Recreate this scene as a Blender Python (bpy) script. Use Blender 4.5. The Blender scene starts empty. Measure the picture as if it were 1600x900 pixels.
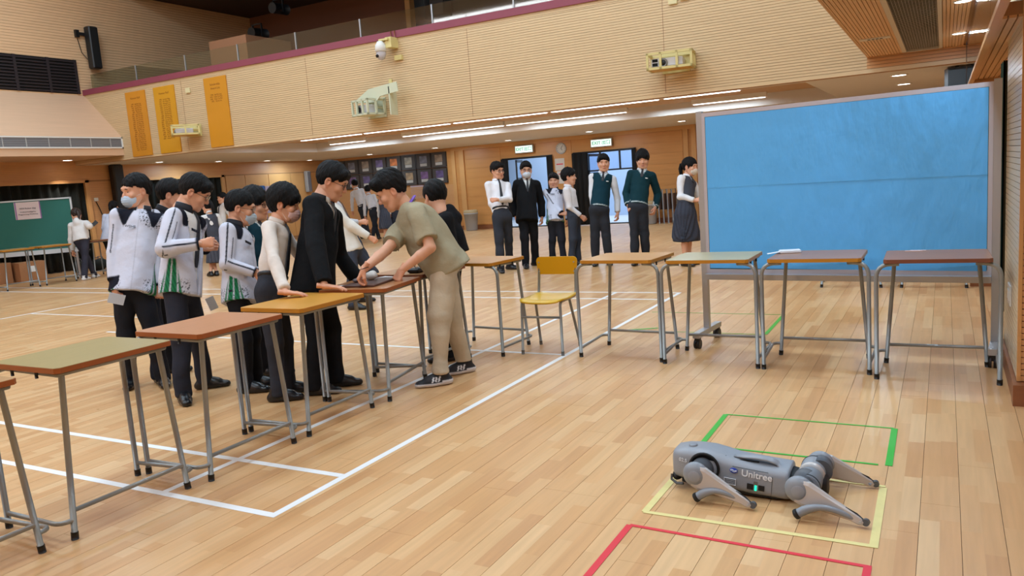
import bpy, math, random, time
import numpy as np
from mathutils import Vector, Matrix
T0 = time.time()
random.seed(7)
RNG = np.random.RandomState(11)
scene = bpy.context.scene
C = scene.collection
PI = math.pi

# ------------------------------------------------------------------ camera
FPX = 1225.18                       # focal length in pixels of the 1600 px wide frame
CAMH = 1.39
def cam_axes(yaw=0.50861874, pitch=0.13829381, roll=-0.0716376):
    cy, sy = math.cos(yaw), math.sin(yaw); cp, sp = math.cos(pitch), math.sin(pitch)
    f = np.array([-sy*cp, cy*cp, -sp]); r = np.array([cy, sy, 0.0]); u = np.cross(r, f)
    c, s = math.cos(roll), math.sin(roll)
    return np.array([c*r+s*u, -s*r+c*u, f])
AX = cam_axes()
CPOS = np.array([0.0, 0.0, CAMH])
cam_data = bpy.data.cameras.new('camera')
cam_data.sensor_width = 36.0
cam_data.lens = FPX/1600*36.0
cam_data.clip_end = 200
cam = bpy.data.objects.new('camera', cam_data); C.objects.link(cam)
cam.matrix_world = Matrix(((AX[0][0], AX[1][0], -AX[2][0], 0), (AX[0][1], AX[1][1], -AX[2][1], 0),
                           (AX[0][2], AX[1][2], -AX[2][2], CAMH), (0, 0, 0, 1)))
scene.camera = cam

# ------------------------------------------------------------------ world, view, lights
scene.view_settings.view_transform = 'Standard'
scene.view_settings.look = 'None'
scene.view_settings.gamma = 1.0
scene.view_settings.exposure = 0.0
scene.view_settings.use_curve_mapping = False
world = bpy.data.worlds.new('world'); scene.world = world; world.use_nodes = True
world.node_tree.nodes['Background'].inputs[0].default_value = (0.55, 0.6, 0.7, 1)
world.node_tree.nodes['Background'].inputs[1].default_value = 0.05
def area_light(name, loc, size, size_y, power, color=(0.61, 0.82, 1.0), rot=(0, 0, 0)):
    d = bpy.data.lights.new(name, 'AREA'); d.shape = 'RECTANGLE'; d.size = size; d.size_y = size_y
    d.energy = power; d.color = color
    o = bpy.data.objects.new(name, d); o.location = loc; o.rotation_euler = rot; C.objects.link(o)
    return o
HALL = 118.0
for lx in (-14.0, -10.0, -6.0, -2.6):
    for ly in (-4.6, 0.9, 4.9, 8.8):
        area_light('hall_light', (lx, ly, 7.35), 1.6, 1.2, HALL)
for lx in (-12.4, -9.6, -6.8, -4.0):                  # under the balcony: the light of the tubes
    for ly in (13.1, 15.05): area_light('tube_glow', (lx, ly, 2.515), 2.0, .05, 27)
for lx, ly in ((-16.9, 13.9), (-17.0, 17.6), (-14.9, 18.5), (-12.4, 18.5), (-10.0, 18.3), (-7.6, 18.1), (-5.1, 17.6), (-.9, 13.0)):
    area_light('downlight_glow', (lx, ly, 2.385), .16, .16, 22)
for ly in (10.05, 7.9, 5.7, 3.4, 1.2): area_light('soffit_glow', (.13, ly, 2.588), .12, .12, 22)
area_light('corridor_light', (-9.0, 21.8, 2.9), 6.5, 2.6, 190, (0.85, 0.93, 1.0))
area_light('booth_light', (-7.0, 14.5, 6.1), 2.5, 1.0, 25, (0.8, 0.9, 1.0))

# ------------------------------------------------------------------ helpers
def ray(x, y):
    return AX.T @ np.array([(x-800)/FPX, -(y-450)/FPX, 1.0])
def at(x, y, d):                                       # the point seen at pixel x, y at forward distance d
    return CPOS + ray(x, y)*d
def onY(x, y, Y):
    r = ray(x, y); return CPOS + r*(Y/r[1])
def onfloor(x, y, z=0.0):
    r = ray(x, y); return CPOS + r*((z-CAMH)/r[2])
def fdepth(p):
    return float(AX[2] @ (np.asarray(p)-CPOS))
def lin(c):
    if isinstance(c, str):
        c = [int(c[i:i+2], 16)/255 for i in (0, 2, 4)]
    return tuple(v/12.92 if v <= 0.04045 else ((v+0.055)/1.055)**2.4 for v in c[:3]) + (1.0,)
MATS = {}
def mat(name, col, rough=0.6, metal=0.0, spec=0.5, noise=0.0, nscale=8.0, stretch=(1, 1, 1), bump=0.0, bscale=40.0, bdist=0.01,
        emit=0.0, attr=False, coat=0.0, sss=0.0, alpha=None, sheen=0.0):
    if name in MATS: return MATS[name]
    m = bpy.data.materials.new(name); m.use_nodes = True; MATS[name] = m
    nt = m.node_tree; N = nt.nodes; L = nt.links; b = N['Principled BSDF']
    b.inputs['Base Color'].default_value = lin(col); b.inputs['Roughness'].default_value = rough
    b.inputs['Metallic'].default_value = metal; b.inputs['Specular IOR Level'].default_value = spec
    b.inputs['Coat Weight'].default_value = coat; b.inputs['Coat Roughness'].default_value = 0.15
    if sheen: b.inputs['Sheen Weight'].default_value = sheen
    if sss:
        b.inputs['Subsurface Weight'].default_value = sss; b.inputs['Subsurface Radius'].default_value = (0.012, 0.005, 0.003)
    if emit:
        b.inputs['Emission Color'].default_value = lin(col); b.inputs['Emission Strength'].default_value = emit
    src = None
    if attr:
        a = N.new('ShaderNodeAttribute'); a.attribute_name = 'Col'; src = a.outputs['Color']
        L.new(src, b.inputs['Base Color'])
    if noise or bump:
        tc = N.new('ShaderNodeTexCoord'); mp = N.new('ShaderNodeMapping'); mp.inputs['Scale'].default_value = stretch
        L.new(tc.outputs['Object'], mp.inputs['Vector'])
    if noise:
        nz = N.new('ShaderNodeTexNoise'); nz.inputs['Scale'].default_value = nscale; nz.inputs['Detail'].default_value = 5
        L.new(mp.outputs['Vector'], nz.inputs['Vector'])
        rp = N.new('ShaderNodeMapRange'); rp.inputs['From Min'].default_value = 0.25; rp.inputs['From Max'].default_value = 0.75
        rp.inputs['To Min'].default_value = 1-noise; rp.inputs['To Max'].default_value = 1+noise
        L.new(nz.outputs['Fac'], rp.inputs['Value'])
        mx = N.new('ShaderNodeVectorMath'); mx.operation = 'SCALE'
        if src is not None: L.new(src, mx.inputs[0])
        else: mx.inputs[0].default_value = lin(col)[:3]
        L.new(rp.outputs['Result'], mx.inputs['Scale']); L.new(mx.outputs[0], b.inputs['Base Color'])
    if bump:
        nb = N.new('ShaderNodeTexNoise'); nb.inputs['Scale'].default_value = bscale; nb.inputs['Detail'].default_value = 3
        L.new(mp.outputs['Vector'], nb.inputs['Vector'])
        bp = N.new('ShaderNodeBump'); bp.inputs['Strength'].default_value = bump; bp.inputs['Distance'].default_value = bdist
        L.new(nb.outputs['Fac'], bp.inputs['Height']); L.new(bp.outputs['Normal'], b.inputs['Normal'])
    return m
def glass(name, col, amount, rough=0.05):
    """a clear pane: mostly see-through, a glossy film over it"""
    m = bpy.data.materials.new(name); m.use_nodes = True; MATS[name] = m
    nt = m.node_tree; N = nt.nodes; L = nt.links; N.remove(N['Principled BSDF'])
    out = N['Material Output']; tr = N.new('ShaderNodeBsdfTransparent'); tr.inputs[0].default_value = lin(col)
    gl = N.new('ShaderNodeBsdfGlossy'); gl.inputs['Roughness'].default_value = rough
    fr = N.new('ShaderNodeLayerWeight'); pw = N.new('ShaderNodeMath'); pw.operation = 'POWER'; pw.inputs[1].default_value = 4.0; L.new(fr.outputs['Facing'], pw.inputs[0])
    ad = N.new('ShaderNodeMath'); ad.operation = 'ADD'; ad.inputs[1].default_value = amount
    mx = N.new('ShaderNodeMixShader'); L.new(pw.outputs[0], ad.inputs[0]); L.new(ad.outputs[0], mx.inputs[0])
    L.new(tr.outputs[0], mx.inputs[1]); L.new(gl.outputs[0], mx.inputs[2]); L.new(mx.outputs[0], out.inputs[0])
    return m

class MB:
    """collects simple shapes, then links them as one mesh object"""
    def __init__(s): s.v = []; s.f = []; s.mi = []; s.col = []; s.sm = []; s.m = 0; s.c = None; s.smooth = False
    def _add(s, vs, fs, smooth=None):
        n = len(s.v); s.v += [tuple(map(float, p)) for p in vs]
        for f in fs:
            s.f.append(tuple(i+n for i in f)); s.mi.append(s.m); s.sm.append(s.smooth if smooth is None else smooth)
        if s.c is not None: s.col += [s.c]*len(vs)
        return s
    def box(s, x0, x1, y0, y1, z0, z1, M=None):
        vs = [(x, y, z) for z in (z0, z1) for y in (y0, y1) for x in (x0, x1)]
        if M is not None: vs = [M @ Vector(p) for p in vs]
        return s._add(vs, [(0, 2, 3, 1), (4, 5, 7, 6), (0, 1, 5, 4), (2, 6, 7, 3), (0, 4, 6, 2), (1, 3, 7, 5)], False)
    def bbox(s, x0, x1, y0, y1, z0, z1, b=0.004, M=None):
        """box with chamfered edges"""
        vs = []; 
        for (z, i) in ((z0, b), (z0+b, 0), (z1-b, 0), (z1, b)):
            for (dx, dy) in ((b, 0), (-b, 0), (0, b), (0, -b), (-b, 0), (b, 0), (0, -b), (0, b)):
                pass
            q = [(x0+b, y0), (x1-b, y0), (x1, y0+b), (x1, y1-b), (x1-b, y1), (x0+b, y1), (x0, y1-b), (x0, y0+b)]
            cx, cy = (x0+x1)/2, (y0+y1)/2
            for (x, y) in q:
                vs.append((x+(i if x < cx else -i)*(1 if i else 0), y+(i if y < cy else -i)*(1 if i else 0), z))
        fs = [tuple(range(7, -1, -1)), tuple(range(24, 32))]
        for k in range(3):
            for i in range(8):
                j = (i+1) % 8; fs.append((k*8+i, k*8+j, k*8+8+j, k*8+8+i))
        if M is not None: vs = [M @ Vector(p) for p in vs]
        return s._add(vs, fs, False)
    def prism(s, poly, z0, z1, M=None):
        n = len(poly); vs = [(x, y, z0) for x, y in poly]+[(x, y, z1) for x, y in poly]
        fs = [tuple(range(n-1, -1, -1)), tuple(range(n, 2*n))]+[(i, (i+1) % n, n+(i+1) % n, n+i) for i in range(n)]
        if M is not None: vs = [M @ Vector(p) for p in vs]
        return s._add(vs, fs, False)
    def tube(s, path, r, n=8, closed=False, cap=True, flat=None):
        """round bar along a path; r a number or one radius per point"""
        P = [np.array(p, float) for p in path]; k = len(P); R = [r]*k if not hasattr(r, '__len__') else list(r)
        vs = []; up = None
        for i in range(k):
            if closed: t = P[(i+1) % k]-P[i-1]
            else: t = (P[min(i+1, k-1)]-P[max(i-1, 0)])
            t = t/(np.linalg.norm(t)+1e-9)
            if up is None:
                a = np.array([0, 0, 1.0]) if abs(t[2]) < 0.9 else np.array([1.0, 0, 0])
                up = a-t*(a@t)
            else: up = up-t*(up@t)
            up = up/(np.linalg.norm(up)+1e-9); sd = np.cross(t, up)
            for j in range(n):
                a = 2*PI*j/n
                fu, fs_ = (1, 1) if flat is None else flat
                vs.append(P[i]+R[i]*(math.cos(a)*up*fu+math.sin(a)*sd*fs_))
        fs = []
        for i in range(k if closed else k-1):
            i2 = (i+1) % k
            for j in range(n):
                j2 = (j+1) % n; fs.append((i*n+j, i*n+j2, i2*n+j2, i2*n+j))
        s._add(vs, fs, True)
        if cap and not closed:
            n0 = len(s.v)-len(vs)
            for idx in (range(n), range((k-1)*n, k*n)):
                s.f.append(tuple(n0+i for i in (reversed(idx) if idx[0] else idx))); s.mi.append(s.m); s.sm.append(False)
        return s
    def cyl(s, a, b, r, n=16, r2=None):
        return s.tube([a, b], [r, r if r2 is None else r2], n)
    def ell(s, c, rad, n=16, m=10, M=None):
        vs = []; 
        for i in range(m+1):
            th = PI*i/m
            for j in range(n):
                ph = 2*PI*j/n
                vs.append((c[0]+rad[0]*math.sin(th)*math.cos(ph), c[1]+rad[1]*math.sin(th)*math.sin(ph), c[2]+rad[2]*math.cos(th)))
        fs = [(i*n+j, (i+1)*n+j, (i+1)*n+(j+1) % n, i*n+(j+1) % n) for i in range(m) for j in range(n)]
        if M is not None: vs = [M @ Vector(p) for p in vs]
        return s._add(vs, fs, True)
    def lathe(s, prof, n=24, M=None, smooth=True):
        vs = [(r*math.cos(2*PI*j/n), r*math.sin(2*PI*j/n), z) for r, z in prof for j in range(n)]
        k = len(prof); fs = [(i*n+j, i*n+(j+1) % n, (i+1)*n+(j+1) % n, (i+1)*n+j) for i in range(k-1) for j in range(n)]
        if M is not None: vs = [M @ Vector(p) for p in vs]
        return s._add(vs, fs, smooth)
    def quad(s, a, b, c, d): return s._add([a, b, c, d], [(0, 1, 2, 3)], False)
    def mesh(s, name, mats):
        me = bpy.data.meshes.new(name); me.from_pydata(s.v, [], s.f)
        for m in (mats if isinstance(mats, (list, tuple)) else [mats]): me.materials.append(m)
        me.polygons.foreach_set('material_index', s.mi); me.polygons.foreach_set('use_smooth', s.sm)
        if s.c is not None:
            a = me.color_attributes.new('Col', 'FLOAT_COLOR', 'POINT')
            a.data.foreach_set('color', np.array([list(c)[:3]+[1.0] for c in s.col], dtype=np.float32).ravel())
        me.update(); return me
    def build(s, name, mats, parent=None, loc=None, kind=None):
        o = bpy.data.objects.new(name, s.mesh(name, mats)); C.objects.link(o)
        if parent is not None: o.parent = parent
        if loc is not None: o.location = loc
        if kind: o['kind'] = kind
        return o
def empty(name, loc=(0, 0, 0), rz=0.0):
    o = bpy.data.objects.new(name, None); o.location = loc; o.rotation_euler = (0, 0, rz); o.empty_display_size = 0.1
    C.objects.link(o); return o
def tag(o, label, cat, group=None):
    o['label'] = label; o['category'] = cat
    if group: o['group'] = group
    return o
def thing(name, label, cat, loc=(0, 0, 0), rz=0.0, group=None):
    return tag(empty(name, loc, rz), label, cat, group)
def struct(o): o['kind'] = 'structure'; return o
def link(name, me, parent=None, M=None, loc=None):
    o = bpy.data.objects.new(name, me); C.objects.link(o)
    if parent is not None: o.parent = parent
    if M is not None: o.matrix_local = M
    if loc is not None: o.location = loc
    return o
def copy_tree(o, parent=None):
    c = o.copy(); C.objects.link(c); c.parent = parent
    for ch in list(o.children): copy_tree(ch, c)
    return c
def rotz(a): return Matrix.Rotation(a, 4, 'Z')
def frame(o, x, y, z=None):
    """matrix with origin o, x axis and y axis given"""
    x = Vector(x).normalized(); y = Vector(y); z = x.cross(y).normalized(); y = z.cross(x)
    return Matrix(((x.x, y.x, z.x, o[0]), (x.y, y.y, z.y, o[1]), (x.z, y.z, z.z, o[2]), (0, 0, 0, 1)))
def text(name, body, size, M, material, parent, ext=0.001, align='CENTER', bold=0.0, shear=0.0, sx=1.0):
    cu = bpy.data.curves.new(name, 'FONT'); cu.body = body; cu.size = size; cu.extrude = ext; cu.align_x = align; cu.align_y = 'CENTER'
    cu.offset = bold; cu.shear = shear; cu.resolution_u = 6
    t = bpy.data.objects.new(name, cu); C.objects.link(t)
    me = bpy.data.meshes.new_from_object(t.evaluated_get(bpy.context.evaluated_depsgraph_get()))
    bpy.data.objects.remove(t); me.materials.clear(); me.materials.append(material)
    o = link(name, me, parent, M @ Matrix.Diagonal((sx, 1, 1, 1)))
    return o

# ------------------------------------------------------------------ common materials
WOOD = 'd9ae7f'
def slat_mat(name, col, rough=0.45, stretch=(0.6, 0.6, 12)):
    return mat(name, col, rough, noise=0.07, nscale=3.0, stretch=stretch)
m_slat = slat_mat('balcony_slat_wood', 'd7b98e')
m_slat2 = slat_mat('wall_slat_wood', 'd09a66')
m_back = mat('groove_backing', 'a67c56', 0.8)
m_door_wood = mat('back_wall_wood', 'cf9456', 0.4, noise=0.06, nscale=2.0, stretch=(0.5, 1, 10))
m_trim = mat('trim_wood', 'd29d62', 0.4, noise=0.05, nscale=3.0)
m_base = mat('baseboard_wood', '8f5a3a', 0.4, noise=0.08, nscale=6.0, stretch=(0.3, 0.3, 6))
m_ceil = mat('under_balcony_paint', 'd3cac0', 0.8)
m_white = mat('white_paint', 'e6e4de', 0.7)
m_black = mat('black_plastic', '101114', 0.45)
m_maroon = mat('maroon_paint', '8c4150', 0.5)
m_metal = mat('desk_steel_paint', '8e8f8c', 0.32, metal=0.35, spec=0.6)
m_alu = mat('aluminium', 'b4b6ba', 0.35, metal=0.6)
m_tube = mat('lit_tube', 'fff6f2', 0.5, emit=5.0)
m_led = mat('lit_downlight', 'fffaf4', 0.5, emit=9.0)
m_hole = mat('shadow_cavity', '0b0b0c', 0.9)

# ================================================================== the hall
XL, XU, XB, YB, YK = -17.6, -16.9, -15.8, 11.3, 19.6
ZC = 2.40                                              # ceiling under the balcony
# ---- floor boards
def floor_material():
    m = bpy.data.materials.new('maple_sports_floor'); m.use_nodes = True
    nt = m.node_tree; N = nt.nodes; L = nt.links; b = N['Principled BSDF']
    g = N.new('ShaderNodeNewGeometry'); sp = N.new('ShaderNodeSeparateXYZ'); L.new(g.outputs['Position'], sp.inputs[0])
    def mth(op, a, b_=None):
        n = N.new('ShaderNodeMath'); n.operation = op
        for i, q in enumerate((a, b_)):
            if q is None: continue
            if isinstance(q, (int, float)): n.inputs[i].default_value = q
            else: L.new(q, n.inputs[i])
        return n.outputs[0]
    strip = mth('FLOOR', mth('DIVIDE', mth('ADD', sp.outputs[0], 0.077), 0.06825))
    wn = N.new('ShaderNodeTexWhiteNoise'); wn.noise_dimensions = '1D'; L.new(strip, wn.inputs['W'])
    yy = mth('ADD', mth('DIVIDE', sp.outputs[1], 0.46), mth('MULTIPLY', wn.outputs[0], 7.0))
    blk = mth('FLOOR', yy)
    cx = N.new('ShaderNodeCombineXYZ'); L.new(strip, cx.inputs[0]); L.new(blk, cx.inputs[1])
    w2 = N.new('ShaderNodeTexWhiteNoise'); w2.noise_dimensions = '2D'; L.new(cx.outputs[0], w2.inputs['Vector'])
    cr = N.new('ShaderNodeValToRGB'); L.new(w2.outputs[0], cr.inputs[0])
    e = cr.color_ramp.elements; e[0].position = 0.0; e[0].color = lin('c59465'); e[1].position = 1.0; e[1].color = lin('d9b182')
    for p, c in ((0.12, 'cc9b69'), (0.5, 'd0a271'), (0.85, 'd5aa79')):
        q = e.new(p); q.color = lin(c)
    mp = N.new('ShaderNodeMapping'); mp.inputs['Scale'].default_value = (26, 1.6, 1)
    ad = N.new('ShaderNodeVectorMath'); ad.operation = 'ADD'; L.new(g.outputs['Position'], ad.inputs[0]); L.new(w2.outputs['Color'], ad.inputs[1])
    L.new(ad.outputs[0], mp.inputs[0])
    nz = N.new('ShaderNodeTexNoise'); nz.inputs['Scale'].default_value = 1.5; nz.inputs['Detail'].default_value = 6; L.new(mp.outputs[0], nz.inputs['Vector'])
    rg = N.new('ShaderNodeMapRange'); rg.inputs['From Min'].default_value = .3; rg.inputs['From Max'].default_value = .7
    rg.inputs['To Min'].default_value = .93; rg.inputs['To Max'].default_value = 1.06; L.new(nz.outputs['Fac'], rg.inputs['Value'])
    sc = N.new('ShaderNodeVectorMath'); sc.operation = 'SCALE'; L.new(cr.outputs[0], sc.inputs[0]); L.new(rg.outputs[0], sc.inputs['Scale'])
    L.new(sc.outputs[0], b.inputs['Base Color'])
    n2 = N.new('ShaderNodeTexNoise'); n2.inputs['Scale'].default_value = 3.0; L.new(g.outputs['Position'], n2.inputs['Vector'])
    r2 = N.new('ShaderNodeMapRange'); r2.inputs['To Min'].default_value = .24; r2.inputs['To Max'].default_value = .4; L.new(n2.outputs['Fac'], r2.inputs['Value'])
    L.new(r2.outputs[0], b.inputs['Roughness']); b.inputs['Specular IOR Level'].default_value = 0.35
    return m
m_floor = floor_material()
fl = MB().box(-18.4, 3.2, -6.0, 24.0, -0.06, -0.006).build('floor', mat('subfloor_dark', '5d3d24', 0.9)); struct(fl)
PW = 0.1365
boards = []
for k in range(-135, 25):
    x0 = -0.077+PW*k
    y = -6.0-random.random()*1.8
    while y < 20.2:
        ln = 1.82
        boards.append((x0, max(y, -6.0), min(y+ln, 20.2))); y += ln
def near(b):
    cx = b[0]+PW/2; cy = (b[1]+b[2])/2
    p = np.array([cx, cy, 0])-CPOS; q = AX @ p
    if q[2] < 0.5: return 1e9
    u = FPX*q[0]/q[2]; v = 450-FPX*q[1]/q[2]
    if abs(u) > 880+100/q[2]*3 or v > 1050: return 1e9
    return q[2]
order = sorted(range(len(boards)), key=lambda i: near(boards[i]))
closest = set(order[:300])
far = MB(); tmpl = {}
for i, (x0, y0, y1) in enumerate(boards):
    if y1-y0 < 0.02: continue
    if i in closest:
        key = round(y1-y0, 2)
        if key not in tmpl: tmpl[key] = MB().box(0.0009, PW-0.0009, 0, y1-y0-0.001, -0.012, 0).mesh('floor_board', m_floor)
        link('floor_board', tmpl[key], fl, loc=(x0, y0, 0))
    else:
        g = 0.0009 if y0 < 9 else 0.0004
        far.box(x0+g, x0+PW-g, y0, y1-0.001, -0.012, 0)
far.build('board_field', m_floor, fl, kind='stuff')

# ---- court lines (painted, a hair proud of the boards)
m_line = mat('white_court_paint', 'e9eaea', 0.45)
NL = [0]
def court_line(x0, x1, y0, y1, label):
    NL[0] += 1; o = MB().box(x0, x1, y0, y1, 0.0002, 0.0008+.0001*NL[0]).build('court_line', m_line); tag(o, label, 'floor marking')
s = 0.979
court_line(-2.60, -2.56, 2.31, 8.46, 'long white court line running from the front corner past the right desks')
court_line(-3.345, -3.305, 2.31, 8.44, 'white court line running under the near row of desks')
court_line(-11.2, -2.56, 2.31, 2.35, 'nearest white court line, crossing the floor at the lower left')
court_line(-11.2, -2.60, 2.785, 2.825, 'second nearest white court line, just beyond the nearest one')
court_line(-16.4, -2.56, 8.42, 8.46, 'farthest white court line across the hall')
court_line(-16.4, -2.60, 7.97, 8.01, 'white court line just before the farthest one')
court_line(-8.3, -2.60, 5.40, 5.435, 'white court line passing under the yellow chair')
court_line(-11.2, -8.3, 6.21, 6.24, 'short pale court line at far left behind the boys')
court_line(-11.22, -11.18, 2.35, 8.42, 'pale court line along the far left of the court')

# ---- tapes
def tape_set(name, label, rows, m):
    t = thing(name, label, 'floor tape')
    for q_, (x0, y0, x1, y1, w) in enumerate(rows):
        d = Vector((x1-x0, y1-y0, 0)); L_ = d.length; a = math.atan2(d.y, d.x)
        M = Matrix.Translation((x0, y0, 0)) @ rotz(a)
        MB().box(0, L_, -w/2, w/2, 0.0013, 0.0021+.0003*q_, M).build('tape_strip', m, t)
    return t
m_ty = mat('masking_tape_yellow', 'dccb86', 0.6, noise=0.05, nscale=20); m_tg = mat('green_tape', '3fae3a', 0.4); m_tr = mat('red_tape', 'd9303c', 0.4)
tape_set('floor_tape_rectangle', 'pale yellow masking tape rectangle around the robot dog', [(-1.07, 2.90, -1.06, 3.47, .03), (-1.075, 2.90, -0.2, 2.895, .024), (-0.215, 2.885, -0.218, 3.45, .03), (-0.47, 3.47, -0.21, 3.465, .02)], m_ty)
tape_set('floor_tape_rectangle', 'green tape rectangle just beyond the robot dog', [(-1.065, 3.74, -1.065, 4.26, .028), (-1.065, 4.26, -0.22, 4.255, .013), (-0.215, 4.25, -0.212, 3.715, .03), (-0.98, 3.73, -0.255, 3.715, .014)], m_tg)
tape_set('floor_tape_rectangle', 'red tape rectangle at the bottom edge of the picture', [(-1.085, 2.05, -1.085, 2.765, .028), (-1.085, 2.765, -0.21, 2.735, .018), (-0.225, 2.05, -0.222, 2.73, .026)], m_tr)
tape_set('floor_tape_rectangle', 'green tape rectangle under the left end of the blue board', [(-2.44, 6.39, -1.26, 6.39, .012), (-1.26, 6.4, -1.265, 7.26, .03), (-2.5, 7.26, -1.27, 7.26, .008), (-2.44, 6.39, -2.2, 6.52, .03), (-2.44, 6.39, -2.25, 6.31, .02)], m_tg)

# ---- walls
def slats_x(x0, x1, y, z0, z1, pitch=.038, depth=.012, gap=.005, sgn=-1, name='slat_panel', m=None, parent=None, single=False):
    """horizontal slats on a wall whose face looks along y"""
    b = MB(); z = z0; me = None
    while z < z1-.004:
        zt = min(z+pitch-gap, z1)
        ya, yb = sorted((y, y+sgn*depth))
        if single:
            if me is None: me = MB().box(x0, x1, ya-y, yb-y, 0, zt-z).mesh('slat', m)
            link('slat', me, parent, loc=(0, y, z))
        else: b.box(x0, x1, ya, yb, z, zt)
        z += pitch
    if not single: b.build(name, m, parent, kind='stuff')
def slats_y(x, y0, y1, z0, z1, pitch=.038, depth=.012, gap=.005, sgn=1, m=None, parent=None, single=False):
    b = MB(); z = z0; me = None
    while z < z1-.004:
        zt = min(z+pitch-gap, z1); xa, xb = sorted((x, x+sgn*depth))
        if single:
            if me is None: me = MB().box(xa-x, xb-x, y0, y1, 0, zt-z).mesh('slat', m)
            link('slat', me, parent, loc=(x, 0, z))
        else: b.box(xa, xb, y0, y1, z, zt)
        z += pitch
    if not single: b.build('slat_panel', m, parent, kind='stuff')

# balcony front
wb = MB().box(XL, 0.225, YB+.012, YB+.17, ZC, 3.91).build('wall_balcony', m_back); struct(wb)
slats_x(XL, -0.875, YB+.012, 2.455, 3.84, m=m_slat, parent=wb)
slats_x(-0.875, 0.225, YB+.012, 2.455, 2.6, m=m_slat2, parent=wb, pitch=.042)
MB().box(XL, 0.225, YB, YB+.012, ZC, 2.45).build('bottom_band', m_slat, wb)
MB().box(XU, -0.875, YB, YB+.012, 3.845, 3.905).build('top_band', m_slat, wb)
for sx in (-6.8, -3.53, -10.3, -13.7): MB().box(sx-.003, sx+.003, YB-.0015, YB+.001, 2.45, 3.845).build('panel_joint', m_base, wb)
struct(MB().box(XU, -0.875, YB-.03, YB+.2, 3.905, 4.02).build('trim_1', m_maroon))
# upper left wall with its louvre; sloping bulkhead below
wl = MB().box(XU-.2, XU-.014, -6, YK+.2, 3.9, 7.6).build('wall_left_upper', m_back); struct(wl)
m_up = slat_mat('upper_wall_wood', 'e6bd92')
slats_y(XU-.014, -6, YK, 3.9, 7.5, m=m_up, parent=wl, pitch=.06, gap=.006)
bk = MB(); bk.prism([(XL-.3, 2.9), (XL-.3, 2.5), (XB, 2.5), (XB, 2.9), (XU, 3.9), (XL-.3, 3.9)], 0, 1)
bk.v = [(x, -6+(YB+6)*t, z) for x, z, t in bk.v]
bk.build('bulkhead_left', mat('bulkhead_wood', 'dcb492', 0.5, noise=.04, nscale=2.5, stretch=(8, .5, 8))); struct(bpy.data.objects['bulkhead_left'])
lv = thing('wall_louvre', 'dark brown ventilation louvre high on the left wall', 'vent', (XU, 8.0, 4.3))
m_lv = mat('louvre_dark', '2a2225', 0.5)
MB().box(-.05, .002, -3.8, 3.2, -.37, .37).build('backing', m_hole, lv)
for j in range(11):
    z = -.35+j*.066
    MB().box(-.002, .03, -3.8, 3.2, z, z+.03, Matrix.Rotation(0, 4, 'Y')).build('slat', m_lv, lv)
for yy in (-3.8, -2.9, -2.05, -1.2, -.35, .5, 1.35, 1.85, 2.55, 3.17): MB().box(.0, .04, yy-.03, yy+.03, -.37, .37).build('mullion', m_lv, lv)
# air grille in the bulkhead
vg = thing('air_grille', 'long grey ventilation grille under the sloping bulkhead', 'vent', (XB, 6.0, 2.77))
MB().box(-.01, .004, -6, 5.28, -.1, .1).build('backing', mat('grille_grey', '77777b', .5), vg)
for z0, z1 in ((.092, .12), (-.12, -.092)): MB().box(0, .02, -6, 5.3, z0, z1).build('frame', m_white, vg)
MB().box(0, .02, 5.27, 5.3, -.12, .12).build('frame', m_white, vg)
for j in range(5): MB().box(.002, .01, -6, 5.27, -.08+j*.036, -.07+j*.036).build('blade', mat('grille_blade', '8e9096', .5), vg)
for j in range(24): MB().box(.004, .013, 5.0-j*.45, 5.02-j*.45, -.09, .09).build('divider', mat('grille_div', 'a9a8a6', .5), vg)
# lower left wall with two curtained openings
wl2 = MB()
for (y0, y1, z0, z1) in ((-6, 2, 0, 2.5), (2, 11.5, 2.02, 2.5), (11.5, 12.34, 0, 2.5), (12.34, 15.5, 2.02, 2.5), (15.5, YK, 0, 2.5)):
    wl2.box(XL-.15, XL, y0, y1, z0, z1)
o = wl2.build('wall_left', m_back); struct(o)
slats_y(XL, -6, 12.34, 2.06, 2.5, m=m_slat2, parent=o, pitch=.038, gap=.003); slats_y(XL, 12.34, YK, 2.06, 2.4, m=m_slat2, parent=o, pitch=.038, gap=.003)
slats_y(XL, 11.56, 12.3, .12, 2.02, m=m_slat2, parent=o, pitch=.045, gap=.003)
for (ya, yb) in ((15.6, 16.3), (16.31, 17.2), (17.21, 18.1), (18.11, 19.0), (19.01, 19.6)):
    MB().box(XL, XL+.015, ya+.004, yb-.004, .12, 2.03).build('wall_panel', m_trim, o)
struct(MB().box(XL, XL+.025, 11.5, 12.34, 0, .12).build('baseboard_left', m_base))
for i, (y0, y1) in enumerate(((2.0, 11.5), (12.34, 15.5))):
    t = MB()
    for yy in (y0, y1): t.box(XL-.1, XL+.04, yy-.05, yy+.05, 0, 2.06)
    t.box(XL-.1, XL+.04, y0-.05, y1+.05, 2.0, 2.06); struct(t.build('trim_%d' % (i+2), m_trim))
m_curt = mat('black_curtain', '0d1310', .9); m_curt2 = mat('dark_curtain', '17181a', .9)
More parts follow.
